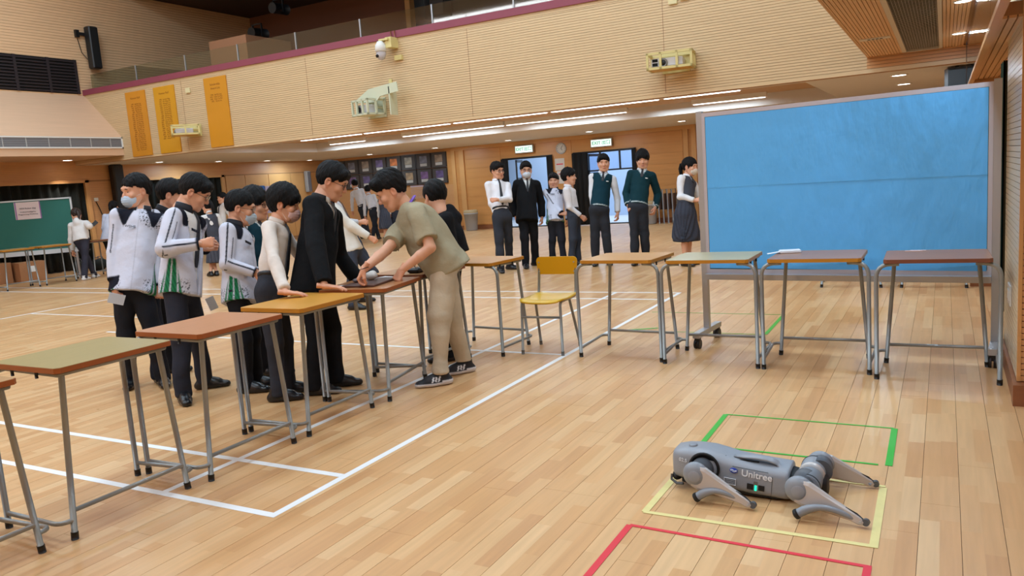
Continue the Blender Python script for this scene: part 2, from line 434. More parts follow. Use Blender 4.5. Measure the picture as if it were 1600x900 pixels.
def curtain(x, y0, y1, z0, z1, m, label, amp=.05, per=.22, axis='y'):
    b = MB(); n = int((y1-y0)/.035); vs = []
    for i in range(n+1):
        y = y0+(y1-y0)*i/n; dx = amp*math.sin(2*PI*y/per)+.4*amp*math.sin(7.3*y)
        for z in (z0, z1): vs.append((x+dx, y, z) if axis == 'y' else (y, x+dx, z))
    for i in range(n+1):
        y = y0+(y1-y0)*i/n; dx = amp*math.sin(2*PI*y/per)+.4*amp*math.sin(7.3*y)-.012
        for z in (z0, z1): vs.append((x+dx, y, z) if axis == 'y' else (y, x+dx, z))
    N_ = 2*(n+1)
    fs = [(2*i, 2*i+2, 2*i+3, 2*i+1) for i in range(n)]+[(N_+2*i, N_+2*i+1, N_+2*i+3, N_+2*i+2) for i in range(n)]
    fs += [(2*i, N_+2*i, N_+2*i+2, 2*i+2) for i in range(n)]
    b._add(vs, fs, True); c = b.build('curtain', m); tag(c, label, 'curtain'); return c
curtain(XL-.06, 2.05, 11.45, .02, 2.0, m_curt, 'black curtain filling the opening behind the green board')
curtain(XL-.06, 12.4, 15.45, .02, 2.0, m_curt, 'black curtain in the left wall opening behind the boys in white jackets')
# back wall with two doorways
wk = MB()
for (x0, x1, z0, z1) in ((XL-.2, -10.95, 0, ZC), (-10.95, -9.38, 1.96, ZC), (-9.38, -8.76, 0, ZC), (-8.76, -6.98, 1.96, ZC), (-6.98, 3, 0, ZC)):
    wk.box(x0, x1, YK, YK+.16, z0, z1)
wk = wk.build('wall_back', m_door_wood); struct(wk)
for j in range(8):                                     # wide boards of the timber lining
    z = .14+j*.27
    for (x0, x1) in ((-12.15, -11.0), (-6.93, -5.75)): MB().box(x0, x1, YK-.012, YK, z, z+.264).build('board', m_door_wood, wk)
    for (x0, x1) in ((-9.33, -8.8),):
        MB().box(x0, x1, YK-.012, YK, z, z+.264).build('board', m_door_wood, wk)
for (x0, x1) in ((-12.62, -12.5), (-12.36, -12.2), (-5.72, -5.6), (-5.52, -5.4)):
    MB().box(x0, x1, YK-.05, YK, 0, 2.34).build('pilaster', m_trim, wk)
MB().box(-12.62, -5.4, YK-.055, YK, 2.3, ZC).build('cornice', m_trim, wk)
slats_x(-17.6, -12.62, YK, .12, 1.35, m=m_slat2, parent=wk, pitch=.045)
struct(MB().box(XL, -10.98, YK-.03, YK, 0, .12).build('baseboard_back', m_base))
struct(MB().box(-6.9, 0.6, YK-.03, YK, 0, .12).build('baseboard_back_right', m_base))
# corridor beyond the doors
struct(MB().box(-14, -3, 23.6, 23.7, 0, 3.2).build('wall_corridor', mat('corridor_paint', 'a9c6ec', .8)))
struct(MB().box(-14, -3, YK+.16, 23.6, 3.1, 3.2).build('ceiling_corridor', m_white))
struct(MB().box(-14, -3, YK+.16, 23.6, -.006, .0).build('floor_corridor', mat('corridor_floor', 'c9d3dc', .35)))
m_frame = mat('door_frame_black', '16171b', .4)
m_pane = glass('door_pane', 'eef4fb', .04)
def door(n, x0, x1, transom, swing):
    t = MB()
    for x in (x0, x1-.05): t.box(x, x+.05, YK-.02, YK+.14, 0, 1.96)
    t.box(x0, x1, YK-.02, YK+.14, 1.91, 1.96)
    d = t.build('door_%d' % n, m_frame); struct(d)
    if transom:
        MB().box(x0+.3, x1-.05, YK+.05, YK+.1, 1.42, 1.46).build('transom_bar', m_frame, d)
        for x in (x0+.38, x0+.75, x0+1.3): MB().box(x-.02, x+.02, YK+.05, YK+.1, 1.46, 1.92).build('transom_post', m_frame, d)
        MB().box(x0+.3, x1-.05, YK+.07, YK+.076, 1.46, 1.91).build('pane', m_pane, d)
    # the leaf, standing open into the corridor
    lf = MB(); M = Matrix.Translation((x0+.35, YK+.16, 0)) @ rotz(math.radians(swing))
    for (a, b_, z0, z1) in ((0, .07, 0, 1.9), (.75, .82, 0, 1.9), (0, .82, 0, .1), (0, .82, 1.83, 1.9), (0, .82, 1.35, 1.4)): lf.box(a, b_, -.02, .02, z0, z1, M)
    lf = lf.build('door_leaf', m_frame, d); MB().box(.07, .75, -.004, .004, .1, 1.83, M).build('pane', m_pane, lf)
door(1, -10.95, -9.38, False, 106); door(2, -8.76, -6.98, True, 84)
curtain(YK-.05, -10.97, -10.72, .02, 1.94, m_curt2, 'narrow black curtain at the left side of the left doorway', .03, .12, 'x')
curtain(YK-.05, -9.52, -9.36, .02, 1.94, m_curt2, 'narrow black curtain at the right side of the left doorway', .03, .12, 'x')
curtain(YK-.06, -8.78, -8.35, .02, 1.94, m_curt2, 'black curtain gathered at the left side of the right doorway', .04, .14, 'x')
curtain(YK-.05, -7.08, -6.96, .02, 1.94, m_curt2, 'narrow black curtain at the right side of the right doorway', .03, .12, 'x')
# ceiling under the balcony, with a long recess
CX0, CX1, CY0, CY1, CZ = -13.9, -1.66, 11.56, 15.35, 2.62
for nm, (a, b_, c, d) in (('ceiling_balcony_left', (XL, CX0, YB+.17, YK)), ('ceiling_balcony_right', (CX1, 1.5, YB+.17, YK)), ('ceiling_balcony_front', (CX0, CX1, YB+.17, CY0)), ('ceiling_balcony_rear', (CX0, CX1, CY1, YK))):
    struct(MB().box(a, b_, c, d, ZC, CZ).build(nm, m_ceil))
struct(MB().box(CX0, CX1, CY0, CY1, CZ, CZ+.04).build('ceiling_recess', mat('recess_paint', 'c09a74', .7)))
struct(MB().box(XL, .2, YB+.2, YK+.2, 3.85, 3.9).build('floor_balcony', mat('deck_carpet', '4a3a34', .9)))
# tube lights in the recess
def tube_light(x0, x1, y, label):
    t = thing('tube_light', label, 'ceiling light', ((x0+x1)/2, y, 2.62)); h = (x1-x0)/2
    MB().box(-h, h, -.05, .05, -.09, 0).build('housing', m_white, t); MB().box(-h+.03, h-.03, -.035, .035, -.1, -.09).build('lit_panel', m_tube, t)
for x0, x1, lb in ((-12.3, -10.6, 'leftmost tube light of the near row under the balcony'), (-10.55, -8.4, 'second tube light from the left in the near row under the balcony'), (-8.35, -6.3, 'third tube light from the left in the near row under the balcony'),
                   (-6.25, -4.2, 'fourth tube light from the left in the near row under the balcony'), (-4.15, -2.85, 'rightmost tube light of the near row under the balcony')):
    tube_light(x0, x1, 13.1, lb)
for x0, x1, lb in ((-13.2, -12.1, 'leftmost tube light of the far row under the balcony'), (-11.0, -8.3, 'second tube light from the left in the far row under the balcony'), (-8.25, -5.5, 'third tube light from the left in the far row under the balcony'), (-4.2, -2.83, 'rightmost tube light of the far row, above the blue board')):
    tube_light(x0, x1, 15.05, lb)
def downlight(x, y, z, r, label, power=6):
    t = thing('downlight', label, 'ceiling light', (x, y, z))
    MB().lathe([(r*1.25, 0), (r*1.25, -.008), (r, -.01), (r, -.002)], 20).build('ring', m_white, t)
    MB().lathe([(0.0001, -.006), (r*.98, -.006)], 20).build('lit_disc', m_led, t)
DL = [(-16.75, 12.9), (-16.94, 14.86), (-17.07, 16.72), (-17.17, 18.58), (-14.9, 18.68), (-12.58, 18.7), (-10.1, 18.48), (-7.66, 18.2), (-5.18, 17.66), (-.54, 12.07), (-.55, 13.76)]
DLn = ['first round downlight from the left corner column, under the balcony', 'second round downlight behind the corner column', 'third round downlight behind the corner column', 'round downlight in the far left ceiling corner', 'round downlight above the leftmost framed photos', 'round downlight above the right end of the framed photos',
       'round downlight above the left doorway', 'round downlight above the right doorway', 'round downlight just left of the blue board top', 'nearer of the two downlights above the blue board', 'farther of the two downlights above the blue board']
for (x, y), lb in zip(DL, DLn): downlight(x, y, ZC, .09, lb)
downlight(-17.15, 10.85, 2.5, .1, 'bright downlight washing the wall above the green board')
ld = bpy.data.lights.new('wall_wash', 'SPOT'); ld.energy = 90; ld.spot_size = 1.6; ld.spot_blend = .6; ld.shadow_soft_size = .08; ld.color = (1, .95, .88)
lo = bpy.data.objects.new('wall_wash', ld); lo.location = (-17.2, 10.85, 2.46); C.objects.link(lo)
# balcony: roof, rear wall, glass railing, what stands up there
struct(MB().box(XU, 1.5, YB+1.2, YK, 6.3, 6.4).build('ceiling_upper', mat('upper_ceiling_dark', '4c3428', .9)))
struct(MB().box(XU, -11.45, 16.5, 16.6, 3.9, 6.3).build('wall_balcony_back', mat('balcony_back_wood', '7d5340', .8)))
struct(MB().box(-11.45, 1.5, 17.5, 17.6, 3.9, 6.3).build('wall_booth', mat('booth_wall', '565459', .8)))
struct(MB().box(-11.5, -11.36, 16.3, 16.5, 3.9, 6.3).build('trim_4', m_trim))
gr = thing('glass_railing', 'clear glass railing along the balcony edge', 'railing', (-9, YB+.08, 4.02))
m_rail = glass('railing_glass', 'e4e8e0', .07, .03)
xs = [-16.7, -15.14, -13.585, -12.07, -10.55, -9.02, -7.49, -5.95, -4.42, -2.9, -1.4, -.9]
for a, b_ in zip(xs[:-1], xs[1:]):
    MB().box(a+.012+9, b_-.012+9, -.006, .006, 0, .325).build('glass_pane', m_rail, gr)
for a in xs[1:-1]: MB().box(a+9-.012, a+9+.012, -.012, .012, 0, .33).build('joint_post', m_alu, gr)
bx = MB().box(-14.89, -13.7, 13.2, 14.6, 3.9, 5.0).build('balcony_block', mat('block_wood', 'b98460', .6)); tag(bx, 'low timber block on the balcony behind the glass railing', 'partition')
def stage_light(p, label, rod=.21):
    t = thing('stage_light', label, 'spotlight', p); b = MB(); b.cyl((0, .25, 0), (0, -.2, -.02), .12, 14); b.build('can', m_black, t)
    MB().box(-.15, -.13, -.02, .02, -.1, .2).box(.13, .15, -.02, .02, -.1, .2).box(-.15, .15, -.02, .02, .18, .2).box(-.02, .02, -.02, .02, .2, rod).build('yoke', m_black, t)
stage_light((-13.98, 13.85, 5.15), 'black spotlight on top of the timber block on the balcony')
stage_light((-13.3, 13.9, 5.6), 'black spotlight at the top edge of the picture, left of centre', .7)
for k, (px_, py_, s_) in enumerate(((658, 12, .24), (688, 2, .2))):  # the pale box is added in place of the booth's bluish lit window
    b = MB().box(-s_, s_, -.2, .2, -.35, .35); o = b.build('booth_box', mat('booth_tone%d' % k, ('8794a8', '6d7076')[k], .6), loc=tuple(onY(px_, py_, 17.2))); tag(o, ('pale box standing in for the bluish window of the balcony booth', 'grey cabinet in the balcony booth behind the glass')[k], 'cabinet')
# linear lamps of the hall ceiling
struct(MB().box(-18.5, 3, -6.2, YB+1.3, 7.5, 7.6).build('ceiling', mat('hall_ceiling', 'd8c8b4', .8)))
for j in range(8):
    x = -16.5+j*2.05
    t = thing('linear_lamp', 'linear ceiling lamp %s over the front of the hall' % ('at the far left', 'second from left', 'third from left', 'fourth from left', 'fifth from left', 'sixth from left', 'seventh from left', 'at the far right')[j], 'ceiling light', (x, -3.0, 7.5))
    MB().box(-.98, .98, -.045, .045, -.1, 0).build('lit_panel', mat('lit_linear', 'f4f6ff', .5, emit=12), t)
struct(MB().box(-18.5, 3, -6.3, -6.1, 0, 7.6).build('wall_front', m_slat2))
# right side: parapet, slatted soffit with grille, glass, pier
SX, SZ = -0.87, 2.6
struct(MB().box(SX, SX+.12, -6.1, YB, SZ+.016, 7.5).build('wall_right_upper', m_slat))
sf = MB().box(SX, .225, -6.1, YB+.01, SZ+.014, SZ+.1).build('ceiling_side', m_back); struct(sf)
m_soff = slat_mat('soffit_slat_wood', 'd9aa78', stretch=(12, .6, .6))
b = MB(); x = SX
while x < .2:
    y1 = YB+.01
    if x+.03 < -.44 or x > -.03: b.box(x, x+.0265, -6, y1, SZ, SZ+.014)
    x += .0315
b.build('slat_panel', m_soff, sf, kind='stuff')
MB().box(-.875, -.86, -6, YB+.01, SZ-.003, SZ+.02).build('edge_trim', m_soff, sf)
ag = thing('ceiling_grille', 'long beige egg-crate air grille in the slatted soffit', 'vent', (-.225, 6, SZ))
for (a, b_) in ((-.235, -.19), (.165, .2)): MB().box(a, b_, -6, 5.2, -.012, .012).build('frame', mat('grille_frame', 'cdbda6', .5), ag)
MB().box(-.235, .2, 5.17, 5.21, -.012, .012).build('frame', MATS['grille_frame'], ag)
MB().box(-.19, .165, -6, 5.18, .013, .016).build('backing', m_hole, ag)
b = MB()
for j in range(15): b.box(-.188+j*.0245, -.1855+j*.0245, -6, 5.17, -.004, .0)
for j in range(180): b.box(-.19, .165, 5.15-j*.06, 5.155-j*.06, -.004, -.001)
b.build('grille_bars', mat('grille_bar', 'b9a892', .5), ag, kind='stuff')
for (p, lb) in (((.13, 7.9), 'nearer oblong light in the slatted soffit at top right'), ((.13, 10.05), 'farther oblong light in the slatted soffit at top right'), ((.13, 5.7), 'soffit light nearest above, out of the frame')):
    t = thing('soffit_light', lb, 'ceiling light', (p[0], p[1], SZ)); MB().lathe([(.075, 0), (.075, -.006), (.06, -.008)], 20).build('ring', m_white, t); MB().lathe([(.0001, -.006), (.062, -.006)], 20).build('lit_disc', m_led, t)
t = thing('soffit_sign', 'small white slotted plate in the slatted soffit', 'vent', (-.66, 9.55, SZ)); MB().box(-.15, .15, -.07, .07, -.008, 0).build('plate', mat('plate_white', 'ddd2c2', .5), t)
for j in range(4): MB().box(-.07+j*.04, -.045+j*.04, -.02, .02, -.011, -.006).build('slot', m_hole, t)
gl = thing('glass_screen', 'hanging clear glass screen at the top right corner', 'glass screen', (.225, 6.5, 2.0))
for (a, b_) in ((-5, -1.2), (-1.19, 1.4), (1.41, 4.2)): MB().box(-.004, .004, a, b_, .02, .6).build('glass_pane', glass('screen_glass', 'e8e4e0', .12, .06), gl)
MB().box(-.02, .02, -5, 4.2, -.01, .02).build('bottom_rail', m_trim, gl)
nz_ = MB().box(.245, 1.6, 4.9, 9.0, 2.034, 2.1).build('ceiling_niche', m_back); struct(nz_)
b = MB(); x = .245
while x < 1.5: b.box(x, x+.034, 4.9, 9.0, 2.02, 2.034); x += .042
b.build('slat_panel', m_soff, nz_, kind='stuff')
pr = MB().box(.362, 1.9, 4.892, 6.0, 0, 2.64).build('wall_right', m_back); struct(pr)
slats_x(.364, 1.9, 4.892, .12, 2.62, pitch=.033, depth=.016, m=m_slat2, parent=pr, single=True)
slats_y(.362, 4.9, 5.99, .12, 2.62, pitch=.033, depth=.014, gap=.003, sgn=-1, m=mat('side_slat_sheen', 'd8c4a4', .25), parent=pr, single=True)  # grazing reflection on these slats is put into their whitish colour
MB().box(.346, .364, 4.872, 4.895, .12, 2.62).build('corner_post', m_trim, pr)
struct(MB().box(.325, 1.9, 4.80, 4.9, 0, .115).build('baseboard_right', m_base)); struct(MB().box(.33, .375, 4.9, 6.0, 0, .11).build('baseboard_right_side', m_base))
struct(MB().box(.62, .8, 6.0, YK, 0, 2.4).build('wall_right_far', m_slat2))
pf = MB().box(.25, .62, 9.014, 9.2, 0, 2.4).build('wall_right_pier', m_back); struct(pf); slats_x(.25, .62, 9.014, .12, 2.02, pitch=.045, m=m_slat2, parent=pf)
struct(MB().box(.23, .62, 8.97, 9.01, 0, .12).build('baseboard_pier', m_base))
struct(MB().box(1.9, 2.1, -6, 4.9, 0, 3.6).build('wall_right_near', m_slat2))
struct(MB().box(-.75, 2.1, -6.1, 4.9, 2.7, 2.8).build('ceiling_near', m_slat2))
cu = curtain(.35, 6.12, 6.36, .26, 1.92, mat('green_curtain', '1f453c', .8), 'dark green curtain hanging by the right wall pier', .012, .11)
t = thing('wall_switch', 'white switch plate low on the right pier', 'switch', (.347, 5.45, .5)); MB().box(-.008, 0, -.09, .09, -.06, .06).build('plate', m_white, t); MB().box(-.012, -.008, -.06, -.01, -.03, .03).box(-.012, -.008, .01, .06, -.03, .03).build('rocker', m_white, t)

# ================================================================== desks, chair, boards
def bend(p0, p1, p2, r, n=5):
    """points rounding the corner p1 between p0 and p2"""
    p0, p1, p2 = map(np.array, (p0, p1, p2)); a = (p0-p1)/np.linalg.norm(p0-p1); b = (p2-p1)/np.linalg.norm(p2-p1)
    s_ = p1+a*r; e = p1+b*r
    return [tuple((1-t)**2*s_+2*t*(1-t)*p1+t*t*e) for t in np.linspace(0, 1, n)]
RT = .0128
def leg_meshes():
    out = {}
    for sg in (-1, 1):
        path = [(sg*.325, 0, .03)]+bend((sg*.325, 0, .03), (sg*.325, 0, .716), (sg*.2, 0.02, .716), .085, 7)+[(sg*.2, .02, .716)]
        out['f', sg] = MB().tube(path, RT, 10).mesh('leg', m_metal)
        out['r', sg] = MB().tube([(sg*.287, .43, .03), (sg*.235, .42, .715)], RT, 10).mesh('leg', m_metal)
        out['cf', sg] = MB().tube([(sg*.325, 0, 0), (sg*.325, 0, .034)], .0155, 10).mesh('cap', m_black)
        out['cr', sg] = MB().tube([(sg*.2895, .4305, 0), (sg*.2865, .43, .034)], .0155, 10).mesh('cap', m_black)
        pa = [(sg*.325, .012, .075)]+bend((sg*.325, 0, .075), (sg*.325, .40, .085), (sg*.285, .43, .085), .04, 4)+[(sg*.287, .43, .085)]
        pa = [(sg*.325, .012, .07), (sg*.335, .30, .08)]+bend((sg*.335, .30, .08), (sg*.342, .43, .085), (sg*.28, .43, .085), .055, 5)+[(sg*.286, .43, .085)]
        out['s', sg] = MB().tube(pa, .0105, 8).mesh('side_rail', m_metal)
    out['x'] = MB().tube([(-.28, .43, .125), (.28, .43, .125)], .0105, 8).mesh('crossbar', m_metal)
    fr = MB()
    fr.tube([(-.24, .02, .714), (-.26, .43, .714), (.26, .43, .714), (.24, .02, .714)], .0115, 8); out['u'] = fr.mesh('under_frame', m_metal)
    hk = MB().cyl((0, 0, -.03), (0, 0, 0), .007, 8); out['h'] = hk.mesh('bag_hook', m_black)
    return out
LG = leg_meshes()
def desktop_poly(w=.284, y0=-.03, y1=.47, c=.018):
    return [(-w+c, y0), (w-c, y0), (w, y0+c), (w, y1-c), (w-c, y1), (-w+c, y1), (-w, y1-c), (-w, y0+c)]
def make_desk(x, y, rz, top, edge, label, group='school desks around the hall'):
    t = thing('school_desk', label, 'desk', (x, y, 0), math.radians(rz), group)
    MB().prism(desktop_poly(), .724, .746).build('edge_band', edge, t)
    MB().prism(desktop_poly(.2815, -.0275, .4675), .745, .7475).build('desktop', top, t)
    for sg in (-1, 1):
        l = link('leg', LG['f', sg], t); link('cap', LG['cf', sg], l)
        l = link('leg', LG['r', sg], t); link('cap', LG['cr', sg], l)
        link('side_rail', LG['s', sg], t)
    link('crossbar', LG['x'], t); link('under_frame', LG['u'], t)
    for hx, hy in ((.27, .30), (.27, .12), (-.27, .12), (-.27, .30)): link('bag_hook', LG['h'], t, loc=(hx, hy, .724))
    return t
def lam(n, c): return mat('laminate_'+n, c, .34, noise=.05, nscale=3, stretch=(2, 14, 2), spec=.3)
def edg(n, c): return mat('edge_'+n, c, .4, noise=.06, nscale=10)
e_br, e_or, e_dk = edg('brown', '9a5224'), edg('orange', 'b8791c'), edg('dark', '7a4530')
G_ = 'school desks in the two rows'
make_desk(-3.69, 1.42, -90, lam('tan', 'b08656'), e_br, 'brown desk cut off by the left edge at the lower left corner', G_)
make_desk(-3.675, 2.13, -90, lam('olive', 'a08c58'), e_br, 'olive-tan topped desk with brown edge, nearest whole desk at lower left', G_)
make_desk(-3.64, 2.82, -90, lam('red', 'ba7f54'), e_br, 'reddish brown desk in front of the boys in white jackets', G_)
make_desk(-3.64, 3.52, -90, lam('yellow', 'c98f3c'), e_or, 'orange-yellow desk the boy in the pink mask leans on', G_)
make_desk(-3.665, 4.165, -79, lam('brown', 'a86f45'), e_br, 'brown desk carrying the dark wooden board, in front of the man in khaki', G_)
make_desk(-3.765, 4.92, -94, lam('brown2', 'ae7a4a'), e_dk, 'brown desk behind the man in khaki, holding the black gamepad', G_)
make_desk(-3.384, 5.30, -5.6, lam('amber', 'b9854e'), e_or, 'amber desk between the man in khaki and the yellow chair', G_)
make_desk(-2.11, 5.365, -3, lam('honey', 'c08c50'), e_or, 'honey-coloured desk immediately right of the yellow chair', G_)
make_desk(-1.425, 5.31, 0, lam('greenish', 'b0a482'), e_or, 'pale greenish desk, second to the right of the yellow chair', G_)
make_desk(-.735, 5.303, 0, lam('greybrown', '9c7460'), e_or, 'grey-brown topped desk with a white packet on it', G_)
make_desk(-.037, 5.213, 1, lam('brownred', '9a6b50'), e_dk, 'dark brown desk at the right end, beside the wall pier', G_)
make_desk(-15.45, 8.34, -94, lam('far1', 'b98a52'), e_or, 'far left desk cut near the left edge, by the green board', 'desks at the green board')
make_desk(-15.42, 9.03, -92, lam('far2', 'c08c50'), e_or, 'far desk left of the woman in the white hoodie', 'desks at the green board')
make_desk(-15.6, 7.62, -98, lam('far2', 'c08c50'), e_or, 'far left desk half outside the frame by the green board', 'desks at the green board')
make_desk(-15.55, 9.98, -80, lam('far3', 'a8743f'), e_dk, 'far desk right of the woman in the white hoodie', 'desks at the green board')
make_desk(-.86, 9.3, 180, lam('far3', 'a8743f'), e_dk, 'desk stored behind the blue board, only feet in view, left one', 'desks stored behind the blue board')
make_desk(-.09, 9.3, 180, lam('far3', 'a8743f'), e_dk, 'desk stored behind the blue board, only feet in view, right one', 'desks stored behind the blue board')

# yellow chair
ch = thing('school_chair', 'yellow plastic school chair with grey steel legs between the desks', 'chair', (-2.765, 5.40, 0), math.radians(2))
m_yel = mat('yellow_plastic', 'd2950a', .35); m_yel2 = mat('yellow_seat', 'dcae1c', .3)
b = MB()
for i, (y, z) in enumerate(((-.02, .425), (.0, .44), (.15, .432), (.30, .43), (.36, .445))): pass
nx, ny = 12, 8; vs = []
for zz in (0, -.014):
    for j in range(ny+1):
        for i in range(nx+1):
            u = i/nx*2-1; v = j/ny; w = .185-(.03*max(0, abs(v-.5)*2-.85)/.15)
            vs.append((u*w, -.04+v*.38, .437+zz+.012*abs(u)**3-.012*math.sin(v*PI)-(.016*(1-v/.12) if v < .12 else 0)))
def gridfaces(nx, ny):
    n1 = (nx+1)*(ny+1); f = []
    for j in range(ny):
        for i in range(nx):
            a = j*(nx+1)+i; f.append((a, a+1, a+nx+2, a+nx+1)); f.append((n1+a, n1+a+nx+1, n1+a+nx+2, n1+a+1))
    for i in range(nx): f += [(i, n1+i, n1+i+1, i+1), (ny*(nx+1)+i, ny*(nx+1)+i+1, n1+ny*(nx+1)+i+1, n1+ny*(nx+1)+i)]
    for j in range(ny): a = j*(nx+1); f += [(a, a+nx+1, n1+a+nx+1, n1+a), (a+nx, n1+a+nx, n1+a+2*nx+1, a+2*nx+1)]
    return f
MB()._add(vs, gridfaces(nx, ny), True).build('seat', m_yel2, ch)
poly = []
for cx, cz, a0 in ((.145, .70, 0), (-.145, .70, 90), (-.155, .605, 180), (.155, .605, 270)):
    for k in range(5):
        a = math.radians(a0+k*22.5); r = .035 if cz > .65 else .015
        poly.append((cx+r*math.cos(a), cz+r*math.sin(a)))
M_ = Matrix.Translation((0, .36, 0)) @ Matrix(((1, 0, 0, 0), (0, 0, -1, 0), (0, 1, 0, 0), (0, 0, 0, 1)))
MB().prism(poly, -.007, .007, M_).build('backrest', m_yel, ch)
for sg in (-1, 1):
    for zz in (.69, .615): MB().cyl((sg*.155, .350, zz), (sg*.155, .345, zz), .006, 8).build('rivet', m_alu, ch)
    p = [(sg*.172, -.02, .03)]+bend((sg*.172, -.02, .03), (sg*.165, 0, .42), (sg*.165, .3, .42), .04)+bend((sg*.165, 0, .42), (sg*.165, .33, .42), (sg*.16, .37, .66), .05)+[(sg*.16, .372, .70)]
    l = MB().tube(p, .011, 10).build('leg', m_metal, ch); MB().tube([(sg*.1722, -.021, 0), (sg*.172, -.02, .034)], .0135, 8).build('cap', mat('grey_cap', '6a6a68', .6), l)
    l = MB().tube([(sg*.175, .33, .03), (sg*.15, .22, .42)], .011, 10).build('leg', m_metal, ch); MB().tube([(sg*.1755, .332, 0), (sg*.175, .33, .034)], .0135, 8).build('cap', MATS['grey_cap'], l)
MB().tube([(-.168, -.012, .30), (.168, -.012, .30)], .0095, 8).build('crossbar', m_metal, ch)

# blue display board on castors
bb = thing('display_board', 'tall display board on castors covered with light blue paper', 'board', (-1.63, 6.03, 0), math.radians(-5.36))
LB = 1.93
for x, h in ((0, 1.79), (LB, 1.79)): MB().box(x-.022, x+.022, -.02, .02, .1, h).build('post', m_alu, bb)
MB().box(.022, LB-.022, -.016, .012, .55, 1.77).build('panel', mat('board_back', '3c6f62', .7), bb)
for z0, z1 in ((1.745, 1.775), (.555, .59)): MB().box(.022, LB-.022, -.022, .014, z0, z1).build('frame_rail', mat('pinkish_aluminium', 'c0bac0', .4, metal=.3), bb)
MB().box(.022, LB-.022, -.075, .0, .515, .556).build('tray', m_alu, bb)
for x in (.022, LB-.047): MB().box(x, x+.025, -.022, .014, .59, 1.745).build('frame_stile', MATS['pinkish_aluminium'], bb)
m_blue = mat('light_blue_paper', '5cb0ec', .55, bump=.6, bscale=5, stretch=(2, 1, .7), bdist=.02, noise=.03, nscale=1.3)
def paper(z0, z1, y, seed):
    r = np.random.RandomState(seed); nx, ny = 60, 24; ph = r.rand(12)*6.28; fx = r.rand(12)*10-5; fz = r.rand(12)*14-7
    vs = []
    for off in (0, .0006):
        for j in range(ny+1):
            for i in range(nx+1):
                x = .05+(LB-.1)*i/nx; z = z0+(z1-z0)*j/ny
                w = sum(math.sin(fx[k]*x+fz[k]*z+ph[k]) for k in range(12))/12
                vs.append((x, y-abs(w)*.006+off, z+(.006*math.sin(x*1.4+seed) if j in (0,) else 0)))
    return MB()._add(vs, gridfaces(nx, ny), False)
paper(1.205, 1.743, -.0225, 1).build('paper_sheet', m_blue, bb)
paper(.592, 1.22, -.021, 2).build('paper_sheet', m_blue, bb)
for x in (0, LB):
    f = MB().box(x-.025, x+.025, -.25, .25, .085, .125, None).build('foot_bar', m_alu, bb)
    for y in (-.215, .215):
        c = MB().cyl((x-.022, y, .036), (x-.006, y, .036), .036, 16).cyl((x+.006, y, .036), (x+.022, y, .036), .036, 16).box(x-.018, x+.018, y-.02, y+.025, .045, .088).build('castor', m_black, bb)

# green board with notice
p0, p1 = Vector((-16.85, 9.0, 0)), Vector((-15.9, 10.02, 0)); dd = (p1-p0); LG_ = 2.15; a = math.atan2(dd.y, dd.x)
gb = thing('chalk_board', 'green notice board on a white frame at the far left', 'board', tuple(p1), a+PI)
MB().box(0.02, LG_, -.0, .02, .62, 1.64).build('panel', mat('green_felt', '2d6b60', .85), gb)
for (x0, x1, z0, z1) in ((0, LG_, 1.635, 1.665), (0, .03, .58, 1.66), (0, LG_, .53, .62)): MB().box(x0, x1, -.005, .04, z0, z1).build('frame_rail', mat('pale_frame', 'c9cbcc', .5), gb)
for x in (.02, LG_-.1): MB().box(x, x+.04, 0, .035, 0, .6).box(x-.01, x+.05, -.2, .2, 0, .05).build('foot', m_alu, gb)
nt_ = thing('notice', 'white paper notice with purple edges pinned on the green board', 'sign', (0, 0, 0))
nt_.matrix_world = Matrix.Translation(p1) @ rotz(a+PI)
MB().box(.58, 1.05, .021, .026, 1.27, 1.62).build('sheet', mat('notice_paper', 'd9c6c4', .7), nt_)
for x0 in (.58, 1.02): MB().box(x0, x0+.02, .026, .028, 1.27, 1.62).build('stripe', mat('notice_purple', '8b5f9a', .6), nt_)
m_ink = mat('black_ink', '1c1a1c', .7)
TM = Matrix(((-1, 0, 0, 0), (0, 0, 1, 0), (0, 1, 0, 0), (0, 0, 0, 1)))
for z, s_, st in ((1.49, .045, '2024 Robot dog'), (1.42, .035, 'Artificial Intelligence'), (1.37, .035, 'Programming Workshop')):
    text('lettering', st, s_, Matrix.Translation((.815, .0285, z)) @ TM, m_ink, nt_)
# cardboard boxes and bags on the floor under the curtain
def carton(x, y, w, d, h, label, rz=10):
    t = thing('cardboard_box', label, 'box', (x, y, 0), math.radians(rz))
    MB().bbox(-w/2, w/2, -d/2, d/2, 0, h, .005).build('carton', mat('cardboard', 'a8744c', .8, noise=.05), t)
    MB().box(-.03, .03, -d/2-.002, d/2+.002, h-.0005, h+.002).build('tape_strip', mat('packing_tape', 'c9a878', .4), t); MB().box(w/2, w/2+.002, -.06, .04, h*.5, h*.8).build('sticker', m_white, t)
carton(-16.95, 8.75, .5, .6, .42, 'brown cardboard box on the floor beneath the green board, farther left', 5)
carton(-16.6, 9.35, .45, .5, .40, 'brown cardboard box on the floor beneath the green board, farther right', -12)
for i, (x, y) in enumerate(((-16.9, 10.6), (-16.7, 10.9), (-16.95, 11.15))):
    t = thing('school_bag', ('black bag on the floor at the foot of the black curtain, left one', 'black bag on the floor at the foot of the black curtain, middle one', 'black bag on the floor by the wall corner')[i], 'bag', (x, y, 0))
    MB().ell((0, 0, .125), (.14, .17, .13), 14, 8).build('sack', m_curt, t); MB().tube([(.0, -.08, .22), (0, -.05, .30), (0, .05, .30), (0, .08, .22)], .01, 6).build('strap', mat('grey_strap', '55565c', .7), t)

